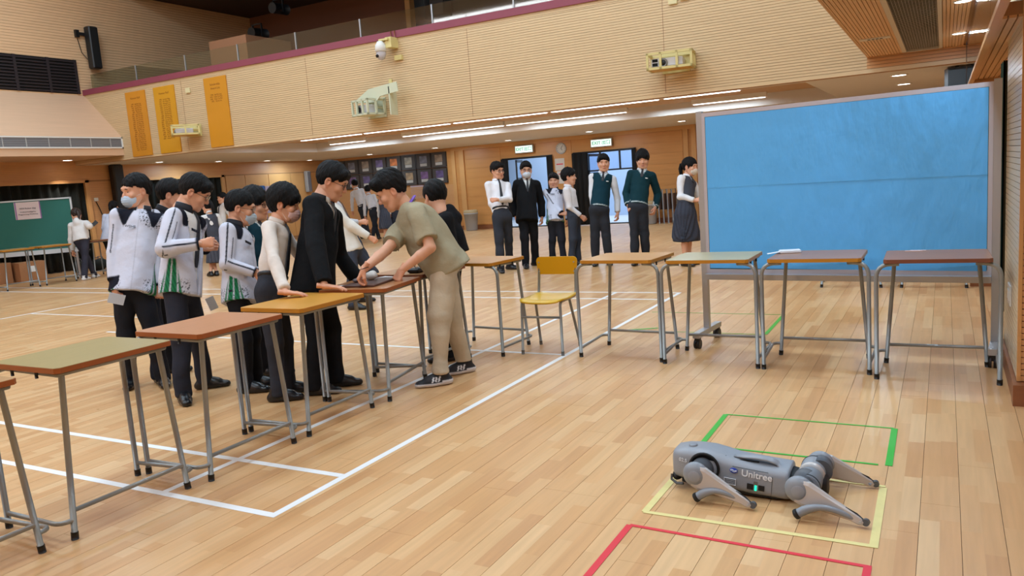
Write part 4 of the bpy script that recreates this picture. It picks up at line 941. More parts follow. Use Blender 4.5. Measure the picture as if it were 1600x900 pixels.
# ================================================================== figures: implicit surfaces turned into meshes
def V3(*a): return np.array(a, float)
def nrm(v): v = np.asarray(v, float); return v/(np.linalg.norm(v)+1e-12)
class Field:
    def __init__(s, lo, hi, h):
        s.h = h; s.lo = np.asarray(lo, float)-2*h; n = np.ceil((np.asarray(hi)-s.lo)/h).astype(int)+3
        s.n = n; s.ax = [s.lo[i]+h*np.arange(n[i]) for i in range(3)]; s.g = np.full(n, 1.0, np.float32)
    def win(s, lo, hi, pad):
        sl = []
        for i in range(3):
            a = int(max(0, math.floor((lo[i]-pad-s.lo[i])/s.h))); b = int(min(s.n[i], math.ceil((hi[i]+pad-s.lo[i])/s.h)+1)); sl.append(slice(a, max(a+1, b)))
        X = s.ax[0][sl[0]][:, None, None]; Y = s.ax[1][sl[1]][None, :, None]; Z = s.ax[2][sl[2]][None, None, :]
        return tuple(sl), X, Y, Z
    def put(s, sl, d, k):
        g = s.g[sl]
        if k > 0:
            hh = np.clip(.5+.5*(g-d)/k, 0, 1); s.g[sl] = g+(d-g)*hh-k*hh*(1-hh)
        else: s.g[sl] = np.minimum(g, d)
    def cone(s, a, b, ra, rb, k=.02, flat=None, cut=None, sub=False):
        """round cone a-b; flat=(axis, factor): thinner along that axis; cut=(point, normal): removed beyond"""
        a = np.asarray(a, float); b = np.asarray(b, float); r = max(ra, rb)
        sl, X, Y, Z = s.win(np.minimum(a, b)-r, np.maximum(a, b)+r, k+2*s.h)
        dx, dy, dz = X-a[0], Y-a[1], Z-a[2]; ba = b-a
        if flat is not None:
            n, f = nrm(flat[0]), flat[1]-1.0
            pr = dx*n[0]+dy*n[1]+dz*n[2]; dx = dx+pr*f*n[0]; dy = dy+pr*f*n[1]; dz = dz+pr*f*n[2]
            ba = ba+(ba@n)*f*n
        L2 = ba@ba+1e-12; t = np.clip((dx*ba[0]+dy*ba[1]+dz*ba[2])/L2, 0, 1)
        d = np.sqrt((dx-t*ba[0])**2+(dy-t*ba[1])**2+(dz-t*ba[2])**2)-(ra+(rb-ra)*t)
        if cut is not None:
            c, n = cut; n = nrm(n); d = np.maximum(d, (X-c[0])*n[0]+(Y-c[1])*n[1]+(Z-c[2])*n[2])
        d = d.astype(np.float32)
        if sub: s.g[sl] = np.maximum(s.g[sl], -d)
        else: s.put(sl, d, k)
    def ell(s, c, rad, k=.02, R=None, sub=False):
        c = np.asarray(c, float); m = max(rad)
        sl, X, Y, Z = s.win(c-m, c+m, k+2*s.h); q = [X-c[0], Y-c[1], Z-c[2]]
        if R is not None: q = [q[0]*R[i][0]+q[1]*R[i][1]+q[2]*R[i][2] for i in range(3)]
        e = np.sqrt((q[0]/rad[0])**2+(q[1]/rad[1])**2+(q[2]/rad[2])**2); d = ((e-1)*min(rad)*1.0).astype(np.float32)
        if sub:
            if k > 0: g = s.g[sl]; dd = -d; hh = np.clip(.5-.5*(g-dd)/k, 0, 1); s.g[sl] = g+(dd-g)*hh+k*hh*(1-hh)
            else: s.g[sl] = np.maximum(s.g[sl], -d)
        else: s.put(sl, d, k)
    def plane(s, p, n):
        n = nrm(n); X, Y, Z = s.ax[0][:, None, None], s.ax[1][None, :, None], s.ax[2][None, None, :]
        s.g = np.maximum(s.g, ((X-p[0])*n[0]+(Y-p[1])*n[1]+(Z-p[2])*n[2]).astype(np.float32))
    def grid(s): return s.ax[0][:, None, None], s.ax[1][None, :, None], s.ax[2][None, None, :]
    def mesh(s):
        """surface nets"""
        g = s.g; g[0] = g[-1] = 1; g[:, 0] = g[:, -1] = 1; g[:, :, 0] = g[:, :, -1] = 1
        ins = g < 0; c = ins.astype(np.int8)
        tot = sum(c[i:g.shape[0]-1+i, j:g.shape[1]-1+j, k:g.shape[2]-1+k] for i in (0, 1) for j in (0, 1) for k in (0, 1))
        I, J, K = np.nonzero((tot > 0) & (tot < 8)); n = len(I)
        idx = np.full(tot.shape, -1, np.int32); idx[I, J, K] = np.arange(n)
        cor = {(i, j, k): g[I+i, J+j, K+k] for i in (0, 1) for j in (0, 1) for k in (0, 1)}
        acc = np.zeros((n, 3)); cnt = np.zeros(n)
        for a in cor:
            for ax in range(3):
                if a[ax]: continue
                b = list(a); b[ax] = 1; b = tuple(b); va, vb = cor[a], cor[b]; m = (va < 0) != (vb < 0)
                t = np.where(m, va/(va-vb+1e-20), 0)
                for q in range(3): acc[:, q] += np.where(m, a[q]+(t if q == ax else 0), 0)
                cnt += m
        P_ = acc/cnt[:, None]; P_ = s.lo+s.h*(P_+np.stack([I, J, K], 1))
        Q = []
        for ax in range(3):
            u, v = (ax+1) % 3, (ax+2) % 3
            a = [slice(None)]*3; b = [slice(None)]*3; a[ax] = slice(0, -1); b[ax] = slice(1, None)
            A, B = ins[tuple(a)], ins[tuple(b)]; E = np.argwhere(A != B)
            E = E[(E[:, u] > 0) & (E[:, v] > 0) & (E[:, u] < g.shape[u]-1) & (E[:, v] < g.shape[v]-1)]
            if not len(E): continue
            out = A[tuple(E.T)]
            def cell(du, dv):
                q = E.copy(); q[:, u] -= du; q[:, v] -= dv; return idx[tuple(q.T)]
            q = np.stack([cell(1, 1), cell(0, 1), cell(0, 0), cell(1, 0)], 1); q[~out] = q[~out][:, ::-1]; Q.append(q)
        Q = np.concatenate(Q); return P_, Q[(Q >= 0).all(1)]
def mesh_np(name, Vv, Q, m, cols=None, smooth=True):
    me = bpy.data.meshes.new(name); n, q = len(Vv), len(Q)
    me.vertices.add(n); me.vertices.foreach_set('co', np.ascontiguousarray(Vv, np.float32).ravel())
    me.loops.add(q*4); me.loops.foreach_set('vertex_index', np.ascontiguousarray(Q, np.int32).ravel())
    me.polygons.add(q); me.polygons.foreach_set('loop_start', np.arange(0, q*4, 4, dtype=np.int32)); me.polygons.foreach_set('loop_total', np.full(q, 4, np.int32))
    me.polygons.foreach_set('use_smooth', np.full(q, smooth))
    for mm in (m if isinstance(m, (list, tuple)) else [m]): me.materials.append(mm)
    me.update(calc_edges=True)
    if cols is not None:
        a = me.color_attributes.new('Col', 'FLOAT_COLOR', 'POINT'); a.data.foreach_set('color', np.concatenate([cols, np.ones((n, 1))], 1).astype(np.float32).ravel())
    return me
def wrinkle(Vv, amp, f, seed, squash=V3(1, 1, 1)):
    """cloth creases: displace along a smooth pseudo-random field"""
    r = np.random.RandomState(seed); d = np.zeros(len(Vv)); 
    for i in range(7):
        k = r.randn(3)*f*squash*(.6+.5*r.rand()); d += np.sin(Vv@k+r.rand()*6.28+1.6*np.sin(Vv@(r.randn(3)*f*.35)+r.rand()*6))
    return d*amp/3.2
def normals(Vv, Q):
    a = Vv[Q[:, 2]]-Vv[Q[:, 0]]; b = Vv[Q[:, 3]]-Vv[Q[:, 1]]; fn = np.cross(a, b); N_ = np.zeros_like(Vv)
    for i in range(4): np.add.at(N_, Q[:, i], fn)
    return N_/(np.linalg.norm(N_, axis=1)[:, None]+1e-12)
SKIN = np.array(lin('dba486')[:3]); LIP = np.array(lin('c27f70')[:3]); EARC = np.array(lin('c97f66')[:3])
def head_field(h):
    f = Field((-.10, -.125, -.15), (.10, .125, .135), h)
    f.ell((0, -.014, .036), (.076, .094, .088), .02); f.ell((0, .018, -.03), (.062, .072, .078), .03)
    f.cone((-.028, .05, -.088), (.028, .05, -.088), .022, .022, .03); f.ell((0, .066, -.096), (.02, .016, .016), .02)
    for s_ in (-1, 1):
        f.cone((s_*.058, .0, -.04), (s_*.04, .045, -.082), .018, .016, .025); f.ell((s_*.04, .066, -.022), (.024, .02, .022), .02)
    f.cone((-.035, .078, .032), (.035, .078, .032), .012, .012, .02)
    for s_ in (-1, 1): f.ell((s_*.031, .096, .008), (.016, .012, .0105), .008, sub=True)
    f.cone((0, .084, .012), (0, .101, -.022), .0065, .0105, .010); f.ell((0, .1, -.028), (.0155, .010, .0085), .008)
    for s_ in (-1, 1): f.ell((s_*.011, .094, -.031), (.007, .009, .006), .005)
    f.ell((0, .083, -.057), (.022, .010, .0050), .008); f.ell((0, .081, -.066), (.019, .010, .0055), .008)
    for s_ in (-1, 1):
        f.ell((s_*.078, -.008, -.004), (.009, .020, .031), .006); f.ell((s_*.086, -.004, .0), (.007, .011, .017), .004, sub=True)
    f.cone((0, -.02, -.05), (0, -.035, -.14), .048, .05, .03)
    return f
def head_template(h):
    Vv, Q = head_field(h).mesh(); col = np.tile(SKIN, (len(Vv), 1))
    lip = ((Vv[:, 0]/.022)**2+((Vv[:, 2]+.061)/.0095)**2 < 1) & (Vv[:, 1] > .07); col[lip] = LIP
    ear = (np.abs(Vv[:, 0]) > .076); col[ear] = SKIN*.6+EARC*.4
    nose = ((Vv[:, 0]/.03)**2+((Vv[:, 2]+.028)/.02)**2+((Vv[:, 1]-.1)/.03)**2 < 1); col[nose] = SKIN*.75+EARC*.25
    return Vv, Q, col
HEAD = {0: head_template(.0042), 1: head_template(.008)}
def face_y(x, z):
    Vv = HEAD[0][0]; m = (np.abs(Vv[:, 0]-x) < .006) & (np.abs(Vv[:, 2]-z) < .006); return Vv[m][:, 1].max()
def hand_template(pose, h=.0031):
    f = Field((-.075, -.05, -.10), (.085, .20, .05), h)
    curl = {'flat': (6, 8, 5), 'relaxed': (28, 34, 22), 'fist': (75, 95, 60), 'grip': (55, 60, 35), 'pinch': (50, 35, 15), 'point': (30, 40, 25)}[pose]
    f.cone((0, -.045, 0), (0, .012, 0), .026, .025, .01, flat=((0, 0, 1), 1.3))
    xs_ = (.029, .0098, -.0098, -.028); ln = (.064, .072, .067, .052)
    for i, x in enumerate(xs_):
        f.cone((x*.5, .012, 0), (x, .080-.004*(i == 3)-.002*(i == 0), 0), .0165, .0118, .016, flat=((0, 0, 1), 1.15))
        p = V3(x, .080-.006*(i == 3)-.002*(i == 0), .001); d_ = 0; sp = x*.9 if pose == 'flat' else x*.3
        for s_, (c_, fr, ra, rb) in enumerate(((curl[0], .45, .0095, .0088), (curl[1], .30, .0088, .0080), (curl[2], .25, .0080, .0068))):
            d_ += math.radians(c_*(1 if not (pose == 'point' and i == 0) else .15)*(1+.12*i)); q = p+ln[i]*fr*1.06*V3(math.sin(sp*4), math.cos(d_), -math.sin(d_))
            f.cone(p, q, ra, rb, .003 if s_ else .007); p = q
    th = {'flat': ((.046, .045, -.006), (.062, .070, -.010)), 'relaxed': ((.042, .05, -.018), (.046, .080, -.030)), 'fist': ((.038, .052, -.028), (.008, .062, -.048)),
          'grip': ((.036, .055, -.032), (.016, .075, -.052)), 'pinch': ((.034, .055, -.035), (.020, .085, -.062)), 'point': ((.036, .055, -.028), (.02, .075, -.045))}[pose]
    f.cone((.016, .012, -.004), th[0], .0165, .0125, .012); f.cone(th[0], th[1], .0115, .0085, .006)
    Vv, Q = f.mesh(); return Vv, Q
HANDS = {}
def hand(pose):
    if pose not in HANDS: HANDS[pose] = hand_template(pose)
    return HANDS[pose]
def hair_mesh(style):
    P_ = dict(short=(.050, .62, .012, .0), bowl=(.030, .66, .022, .012), fade=(.056, .50, .010, .006), quiff=(.060, .60, .012, .018), long=(.045, .9, .014, .0), tousled=(.045, .62, .02, .01))[style]
    fz, sl_, vol, top = P_
    f = Field((-.12, -.15, -.13), (.12, .145, .18), .0052); X, Y, Z = f.grid()
    f.ell((0, -.014, .036+top*.3), (.078+vol*.75, .096+vol*.9, .090+vol+top*.5), 0)
    if style in ('bowl', 'tousled', 'short'): f.cone((-.035, .062, fz+.025), (.035, .062, fz+.025), .032, .032, .02)
    if style == 'quiff': f.cone((-.03, .075, .095), (.035, .070, .10), .034, .03, .03); f.cone((0, .0, .11), (0, -.06, .10), .04, .04, .03)
    if style == 'tousled': f.cone((-.03, -.05, .115), (.02, -.02, .125), .03, .025, .02)
    a_ = np.arctan2(Y+0*X, X+0*Y); tx = (np.sin(a_*23+Z*60)+np.sin(a_*37-Z*40+1)+.7*np.sin((X+0*Y)*170+Z*90)+.6*np.sin(Y*150-Z*120))*.0011+(np.sin(a_*9+Z*30+.5)*np.sin(Z*70+a_*4)+0*X)*.0022
    f.g = f.g+tx.astype(np.float32)
    nape = -.072 if style != 'fade' else -.045
    # face and neck side taken away: below the line fringe - ears - nape
    line = fz+(Y-.09)*sl_+.007*np.sin(X*70+.8)+.004*np.sin(X*230); line = np.maximum(line, nape+0*X)
    side = np.where(np.abs(X) > .055, line-.010*(Y < .03)+(0.014*((Y > .0) & (Y < .05))), line)
    f.g = np.maximum(f.g, (side-Z).astype(np.float32))
    ear = (((np.abs(X)-.08)/.02)**2+((Y+.006)/.022)**2+((Z+.004)/.032)**2)**.5-1; f.g = np.maximum(f.g, (-ear*.02).astype(np.float32))
    Vv, Q = f.mesh(); me = mesh_np('hair', Vv, Q, m_hair); return me
m_hair = mat('black_hair', '0b0a0c', .62, spec=.22, bump=.8, bscale=60, stretch=(3.0, 3.0, .35))
m_hair_br = mat('dark_brown_hair', '2a1c17', .4, bump=.6, bscale=60, stretch=(3.0, 3.0, .35))
m_skin = mat('skin', 'dba486', .48, attr=True, sss=.12, noise=.03, nscale=40)
HAIR = {}
def hair(style):
    if style not in HAIR: HAIR[style] = hair_mesh(style)
    return HAIR[style]
def mask_mesh():
    f = Field((-.09, 0, -.14), (.09, .15, .02), .0042); X, Y, Z = f.grid()
    e = np.sqrt((X/.0655)**2+((Y-.030)/.0885)**2+((Z+.052)/.066)**2)-1; d = e*.0655
    reg = np.maximum.reduce([(.034-Y)+0*X+0*Z, np.abs(X)-.061+0*Z+0*Y, Z+.014+.22*np.abs(X)+0*Y, -.112-Z+.12*np.abs(X)+0*Y])
    f.g = np.maximum(np.maximum(d, -(d+.006)), reg).astype(np.float32); Vv, Q = f.mesh()
    Vv[:, 1] += .0012*np.sin(Vv[:, 2]*380)*(np.abs(Vv[:, 0]) < .05); return Vv, Q
MASKV = mask_mesh()
MASKM = {}
def mask(c):
    if c not in MASKM: MASKM[c] = mesh_np('face_mask', MASKV[0], MASKV[1], mat('mask_'+c, c, .75))
    return MASKM[c]
EY = face_y(.031, .006)
def small(name, m, fn):
    b = MB(); fn(b); return b.mesh(name, m)
EYE_W = small('eye', mat('eye_white', 'b9aaa0', .3), lambda b: b.ell((0, 0, 0), (.0115, .005, .0034), 14, 8))
EYE_I = small('iris', mat('iris_dark', '17100d', .15), lambda b: b.ell((0, .0026, 0), (.0056, .0030, .0036), 12, 8))
BROW = small('eyebrow', m_hair, lambda b: b.tube([(-.015, 0, -.001), (-.006, .0035, .003), (.006, .003, .002), (.014, -.003, -.003)], [.0012, .0026, .0025, .001], 6))
LID = small('eyelid', mat('lid_dark', '1a1210', .5), lambda b: b.tube([(-.012, -.002, .0), (-.004, .0028, .0034), (.005, .0028, .0034), (.0125, -.003, .0008)], [.0009, .0016, .0016, .0009], 6))
def glasses_mesh():
    b = MB()
    for s_ in (-1, 1):
        b.tube([(s_*.033+.0225*math.cos(a)*(1.0), EY+.016-.006*abs(math.cos(a)), .003+.0185*math.sin(a)) for a in np.linspace(0, 2*PI, 20)[:-1]], .0013, 6, closed=True)
        b.tube([(s_*.055, EY+.010, .008), (s_*.074, EY-.03, .010), (s_*.083, -.012, .010)], .0014, 6)
    b.tube([(-.011, EY+.016, .006), (0, EY+.019, .009), (.011, EY+.016, .006)], .0013, 6); return b
GLS = glasses_mesh().mesh('glasses', mat('glasses_frame', '26201f', .3, metal=.4))
LENS = small('lens', glass('spectacle_lens', 'f2f4f8', .06), lambda b: b.tube([(0, EY+.0125, .003), (0, EY+.0135, .003)], .021, 16))
def shoe_mesh(kind):
    f = Field((-.07, -.11, -.01), (.07, .22, .14), .0062)
    f.cone((0, -.045, .028), (0, .065, .026), .037, .043, .02, flat=((0, 0, 1), 1.1)); f.cone((0, .065, .024), (.004, .145, .022), .043, .036, .02, flat=((0, 0, 1), 1.35))
    f.cone((0, -.022, .085), (0, -.02, .04), .036, .040, .02); f.cone((0, -.005, .075), (0, .09, .04), .030, .034, .025)
    f.plane((0, 0, .004), (0, 0, -1)); f.plane((0, 0, .098), (0, 0, 1)); Vv, Q = f.mesh()
    col = np.tile(np.array(lin('15161a')[:3]), (len(Vv), 1))
    if kind == 'sneaker':
        f2 = (Vv[:, 2] < .028+.01*(Vv[:, 1] < 0)); col[:] = lin('17181f')[:3]; col[f2] = lin('d5d0d2')[:3]
        for k in range(3):
            yc = .02+.022*k+(Vv[:, 2]-.05)*-.35; m_ = (np.abs(Vv[:, 1]-yc) < .006) & (Vv[:, 2] > .035) & (Vv[:, 2] < .068) & (np.abs(Vv[:, 0]) > .022); col[m_] = lin('dcdce0')[:3]
        Vv[f2] *= V3(1.1, 1.03, 1)
    elif kind == 'white': col[:] = lin('cfcac6')[:3]
    else:
        col[Vv[:, 2] < .012] = lin('0a0a0a')[:3]
    return mesh_np('shoe', Vv, Q, mat('shoe_leather', '15161a', .3, attr=True) if kind == 'dress' else mat('shoe_fabric', '15161a', .6, attr=True), col)
SHOES = {k: shoe_mesh(k) for k in ('dress', 'sneaker', 'white')}
HSC = 1.08
def ik(a, c, l1, l2, pole):
    d = c-a; L_ = np.linalg.norm(d)
    if L_ > (l1+l2)*.999: k = L_/(l1+l2)*1.002; l1 *= k; l2 *= k
    x = (l1*l1-l2*l2+L_*L_)/(2*L_); h = math.sqrt(max(0, l1*l1-x*x)); u = d/L_; p = pole-u*(pole@u)
    return a+u*x+nrm(p)*h
def ribbon(pts, side, w, th, name, m, parent):
    b = MB(); vs = []; side = nrm(side)
    for i, p in enumerate(pts):
        p = np.array(p); t = nrm(np.array(pts[min(i+1, len(pts)-1)])-np.array(pts[max(0, i-1)])); n_ = nrm(np.cross(side, t))
        for s_, q in ((-1, -1), (1, -1), (1, 1), (-1, 1)): vs.append(p+side*s_*w[i]/2+n_*q*th/2)
    k = len(pts); fs = [(i*4+j, i*4+(j+1) % 4, i*4+4+(j+1) % 4, i*4+4+j) for i in range(k-1) for j in range(4)]+[(3, 2, 1, 0), (k*4-4, k*4-3, k*4-2, k*4-1)]
    b._add(vs, fs, False); return b.build(name, m, parent)

def L3(c): return np.array(lin(c)[:3])
CLOTH = {}
def cloth_mat(rough=.85, bump=.25):
    return mat('cloth', '888888', rough, attr=True, bump=.5, bscale=9, bdist=.03, spec=.15)
def person(label, feet, head, face, body, H, top, legs='trousers', hairst='short', handR=None, handL=None, maskc=None, glasses=False, tie=True, shoes='dress', near=True, group=None,
           pelvis=None, neck_dd=0.0, cloth=None, lower='2c2e36', shirt='dcdad8', ponytail=False, lean=None, seed=0, hairmat=None, holds=None, spread=1.0, collar=None, opened=False):
    """feet: two (px, py, toe angle, extra depth); head: (px, py, extra depth); angles: 0 = towards the camera, 90 = picture right"""
    hq = 0 if near else 1; h1 = .0085 if near else .013
    F = [onfloor(f[0], f[1]) for f in feet]; mid = (F[0]+F[1])/2; D0 = fdepth(mid)
    toc = nrm(V3(-mid[0], -mid[1], 0)); rgt = V3(-toc[1], toc[0], 0)      # towards the camera, and picture right
    def ang(a): a = math.radians(a); return toc*math.cos(a)+rgt*math.sin(a)
    K = H/1.65; hd = at(head[0], head[1], D0+head[2]); bf = ang(body)
    ff = ang(face[0]); pit = math.radians(face[1]); fv = ff*math.cos(pit)-V3(0, 0, 1)*math.sin(pit); hr = nrm(np.cross(fv, V3(0, 0, 1))); hu = np.cross(hr, fv)
    if len(face) > 2: ro = math.radians(face[2]); hu = hu*math.cos(ro)+hr*math.sin(ro); hr = np.cross(fv, hu)
    # F[0] is the person's right foot
    pel = (F[0]+F[1])/2*V3(1, 1, 0)+V3(0, 0, .51*H) if pelvis is None else (at(pelvis[0], pelvis[1], D0+pelvis[2]))
    spine0 = nrm(hd-pel); N_ = hd-nrm(spine0*.65+hu*.35)*.158*K-fv*.026*K
    U = nrm(N_-pel); Fv = nrm(bf-U*(bf@U)); S = np.cross(Fv, U)          # S points to the person's right
    TL = np.linalg.norm(N_-pel)
    sh = N_-U*.070*K; SR, SL = sh+S*.150*K*spread+Fv*.008, sh-S*.150*K*spread+Fv*.008
    HR_, HL_ = pel+S*.064*K-U*.03, pel-S*.064*K-U*.03
    ank = []; kne = []
    for i, (f, hj) in enumerate(zip(F, (HR_, HL_))):
        td = ang(feet[i][2]); a = f*V3(1, 1, 0)+V3(0, 0, .075*K); ank.append(a); LL = np.linalg.norm(hj-a); l1, l2 = (.245*H, .235*H) if LL < .40*H else (.510*LL*1.0007, .4905*LL*1.0007); kne.append(ik(hj, a, l1, l2, nrm(td+bf)))
    la, lf = .172*H, .148*H
    def arm(sj, hnd, sg):
        if hnd is None: w = sj+V3(0, 0, -1)*(la+lf)*.975+S*sg*.05+Fv*.03; hnd = (None, None, 0, 'relaxed'); tgt = w
        elif isinstance(hnd[0], str): w = sj+S*hnd[1]+Fv*hnd[2]+V3(0, 0, hnd[3]); hnd = (None, None, 0, hnd[0]); 
        elif isinstance(hnd[2], str): w = onfloor(hnd[0], hnd[1], float(hnd[2]))
        else: w = at(hnd[0], hnd[1], D0+hnd[2])
        pole = -Fv*.6+S*sg*.55-V3(0, 0, .55)
        if len(hnd) > 6 and hnd[6] is not None: pole = hnd[6][0]*S*sg+hnd[6][1]*Fv+V3(0, 0, hnd[6][2])
        e = ik(sj, w, la, lf, pole); return e, w, hnd
    ER, WR, hR = arm(SR, handR, 1); EL, WL, hL = arm(SL, handL, -1)
    t = thing('person', label, 'person', tuple(mid*V3(1, 1, 0)), 0, group); O = mid*V3(1, 1, 0)
    HM = Matrix(((hr[0], fv[0], hu[0], hd[0]-O[0]), (hr[1], fv[1], hu[1], hd[1]-O[1]), (hr[2], fv[2], hu[2], hd[2]-O[2]), (0, 0, 0, 1))) @ Matrix.Diagonal((K**.5*HSC,)*3+(1,))
    hs = K**.5*HSC
    bare_legs = legs == 'skirt'; short = top == 'tee'
    # ---- the body, one surface
    allp = np.array([hd, SR, SL, ER, EL, WR, WL, pel, *ank, *kne, *F])
    f = Field(allp.min(0)-.10, allp.max(0)+.10, h1 if (short or bare_legs) else h1*1.35)
    f.cone(hd-hu*.045*hs-fv*.022*hs, N_-U*.01, .050*hs, .056*K, .02); f.cone(N_-U*.02, sh, .06*K, .06*K, .03)
    f.cone(SR, SL, .045*K, .045*K, .03); f.cone(sh-U*.06, pel+U*.08, .105*K, .09*K, .04, flat=(Fv, 1.4)); f.cone(HR_*.8+HL_*.2, HL_*.8+HR_*.2, .078*K, .078*K, .04)
    ua = 1.0 if short else .80
    for sj, e, w in ((SR, ER, WR), (SL, EL, WL)): f.cone(sj, e, .043*K*ua, .037*K*ua, .012); f.cone(e, e+(w-e)*.35, .036*K*ua, .037*K*ua, .008); f.cone(e+(w-e)*.35, w, .037*K*ua, .025*K, .008)
    lg = 1.0 if bare_legs else .82
    for hj, k_, a in zip((HR_, HL_), kne, ank):
        f.cone(hj, k_, .068*K*lg, .046*K*lg, .015); f.cone(k_, k_+(a-k_)*.35-bf*.012, .045*K*lg, .047*K*lg, .012); f.cone(k_+(a-k_)*.35-bf*.012, a, .045*K*lg, .030*K, .012); f.cone(a, a-V3(0, 0, .045), .030*K, .026*K, .01)
    BV, BQ = f.mesh(); BC = np.tile(SKIN, (len(BV), 1)); parts = [(BV, BQ, BC)]
    hv, hq_, hc = HEAD[hq]; R3 = np.stack([hr, fv, hu], 1)*hs; parts.append((hv@R3.T+hd, hq_, hc))
    for sg, e, w, hn in ((1, ER, WR, hR), (-1, EL, WL, hL)):
        if hn[3] == 'none': continue
        vv, qq = hand(hn[3]); yd = nrm(w-e)
        if len(hn) > 4 and hn[4] is not None: yd = nrm(hn[4][0]*rgt+hn[4][1]*toc+V3(0, 0, hn[4][2]))
        bk = nrm(S*sg*.8+Fv*.35) if not (len(hn) > 5 and hn[5] is not None) else nrm(hn[5][0]*rgt+hn[5][1]*toc+V3(0, 0, hn[5][2]))
        zd = nrm(bk-yd*(bk@yd)); xd = np.cross(yd, zd); sc = .92*K**.6
        # right hand, back of the hand up, fingers forward: thumb on the left
        mir = -1 if sg == 1 else 1
        vv = vv*V3(mir, 1, 1)
        if mir == -1: qq = qq[:, ::-1]
        parts.append((vv@(np.stack([xd, yd, zd], 1)*sc).T+w, qq, np.tile(SKIN*V3(1.0, .93, .9), (len(vv), 1))))
    off = 0; VV, QQ, CC = [], [], []
    for v_, q_, c_ in parts: VV.append(v_); QQ.append(q_+off); CC.append(c_); off += len(v_)
    link('body', mesh_np('body', np.concatenate(VV)-O, np.concatenate(QQ), m_skin, np.concatenate(CC)), t)
    # ---- lower garment
    def finish(fld, name, colfn, amp, fr, m, sd):
        Vv, Q = fld.mesh(); Nn = normals(Vv, Q); c = colfn(Vv, Nn); Vv = Vv+Nn*wrinkle(Vv, amp, fr, sd)[:, None]
        return link(name, mesh_np(name, Vv-O, Q, m, c), t)
    lc = L3(lower)
    if legs == 'trousers':
        lo_ = np.minimum.reduce([*kne, *ank, pel, *F])-.13; hi_ = np.maximum.reduce([*kne, *ank, pel, *F])+.13; hi_[2] = max(hi_[2], pel[2]+.15)
        f = Field(lo_, hi_, h1); wide = 1.25 if cloth == 'baggy' else 1.0
        wb = 1.10 if cloth == 'baggy' else 1.0
        f.cone(pel+U*.09*K, pel-U*.02*K, .124*K*wb, .130*K*wb, .03, flat=(Fv, 1.28), cut=(pel+U*.11*K, U)); f.cone(HR_*.8+HL_*.2, HL_*.8+HR_*.2, .092*K, .092*K, .04)
        for hj, k_, a in zip((HR_, HL_), kne, ank):
            f.cone(hj-U*.01, k_, .086*K*wide**.5, .066*K*wide, .03); f.cone(k_, a+(k_-a)*.12, .064*K*wide, .057*K*(1 if cloth != 'baggy' else .85), .02)
            f.cone(a+(k_-a)*.16, a-V3(0, 0, .012)*K, .056*K, .060*K, .012)
        f.plane((0, 0, .034 if cloth != 'baggy' else .085), (0, 0, -1))
        z0 = min(a[2] for a in ank)
        def cf(Vv, Nn): return np.tile(lc, (len(Vv), 1))*(1+.06*np.sin(Vv[:, 2:3]*25+seed))
        o = finish(f, 'trousers', cf, .0062, 17, cloth_mat(), seed+1); CLOTH['tr'] = o
        if near and top in ('shirt', 'vest') and not short:
            pass
    else:
        f = Field(np.minimum.reduce([pel, *kne])-.28, np.maximum.reduce([pel, *kne])+.26, h1); kz = (kne[0][2]+kne[1][2])/2-.07*K
        f.cone(pel+U*.09*K, pel-V3(0, 0, .10)*K, .132*K, .172*K, .02, flat=(Fv, 1.08)); f.cone(pel-V3(0, 0, .08)*K, pel-V3(0, 0, .40)*K, .165*K, .215*K, .02, flat=(Fv, 1.06)); f.plane((0, 0, kz), (0, 0, -1)); f.plane(pel+U*.10*K, U)
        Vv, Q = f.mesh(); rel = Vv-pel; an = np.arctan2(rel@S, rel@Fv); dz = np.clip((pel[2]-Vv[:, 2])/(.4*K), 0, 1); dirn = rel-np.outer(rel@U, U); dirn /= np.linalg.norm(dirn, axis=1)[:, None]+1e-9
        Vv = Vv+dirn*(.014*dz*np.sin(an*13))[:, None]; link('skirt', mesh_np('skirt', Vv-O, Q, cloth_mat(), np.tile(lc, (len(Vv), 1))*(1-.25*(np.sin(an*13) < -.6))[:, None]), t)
    # ---- upper garments
    def sleeves(f, ru, rl, endt, k=.012, extra=0):
        for sj, e, w in ((SR, ER, WR), (SL, EL, WL)):
            if endt <= 1:
                p_ = sj+(e-sj)*endt; f.cone(sj, sj+(e-sj)*(endt+.12), ru, ru*1.02+extra, k, cut=(p_, e-sj))
            else:
                p_ = e+(w-e)*(endt-1); f.cone(sj, e, ru, (ru+rl)/2, k); f.cone(e, p_, (ru+rl)/2, rl, .015, cut=(p_+(w-e)*.0, w-e))
    def torso(f, rs, rc, rw, rh, hem, k=.03, fl=1.38):
        f.cone(SR-S*.03, SL+S*.03, rs*.92, rs*.92, .03); f.cone(N_-U*.022*K, sh-U*.03, .056*K, .085*K, .03)
        for q in (SR, SL): f.cone(N_-U*.045*K-Fv*.01, q-U*.005, .046*K, rs*.86, .03)
        wst = pel+U*TL*.36; f.cone(sh-U*.05*K, wst, rc, rw, k, flat=(Fv, fl)); f.cone(wst, pel-U*max(hem, .02), rw, rh, k, flat=(Fv, fl*.94), cut=(pel-U*hem, -U))
    lo_ = np.minimum.reduce([SR, SL, ER, EL, WR, WL, pel-U*.3, N_])-.14; hi_ = np.maximum.reduce([SR, SL, ER, EL, WR, WL, pel, N_])+.14
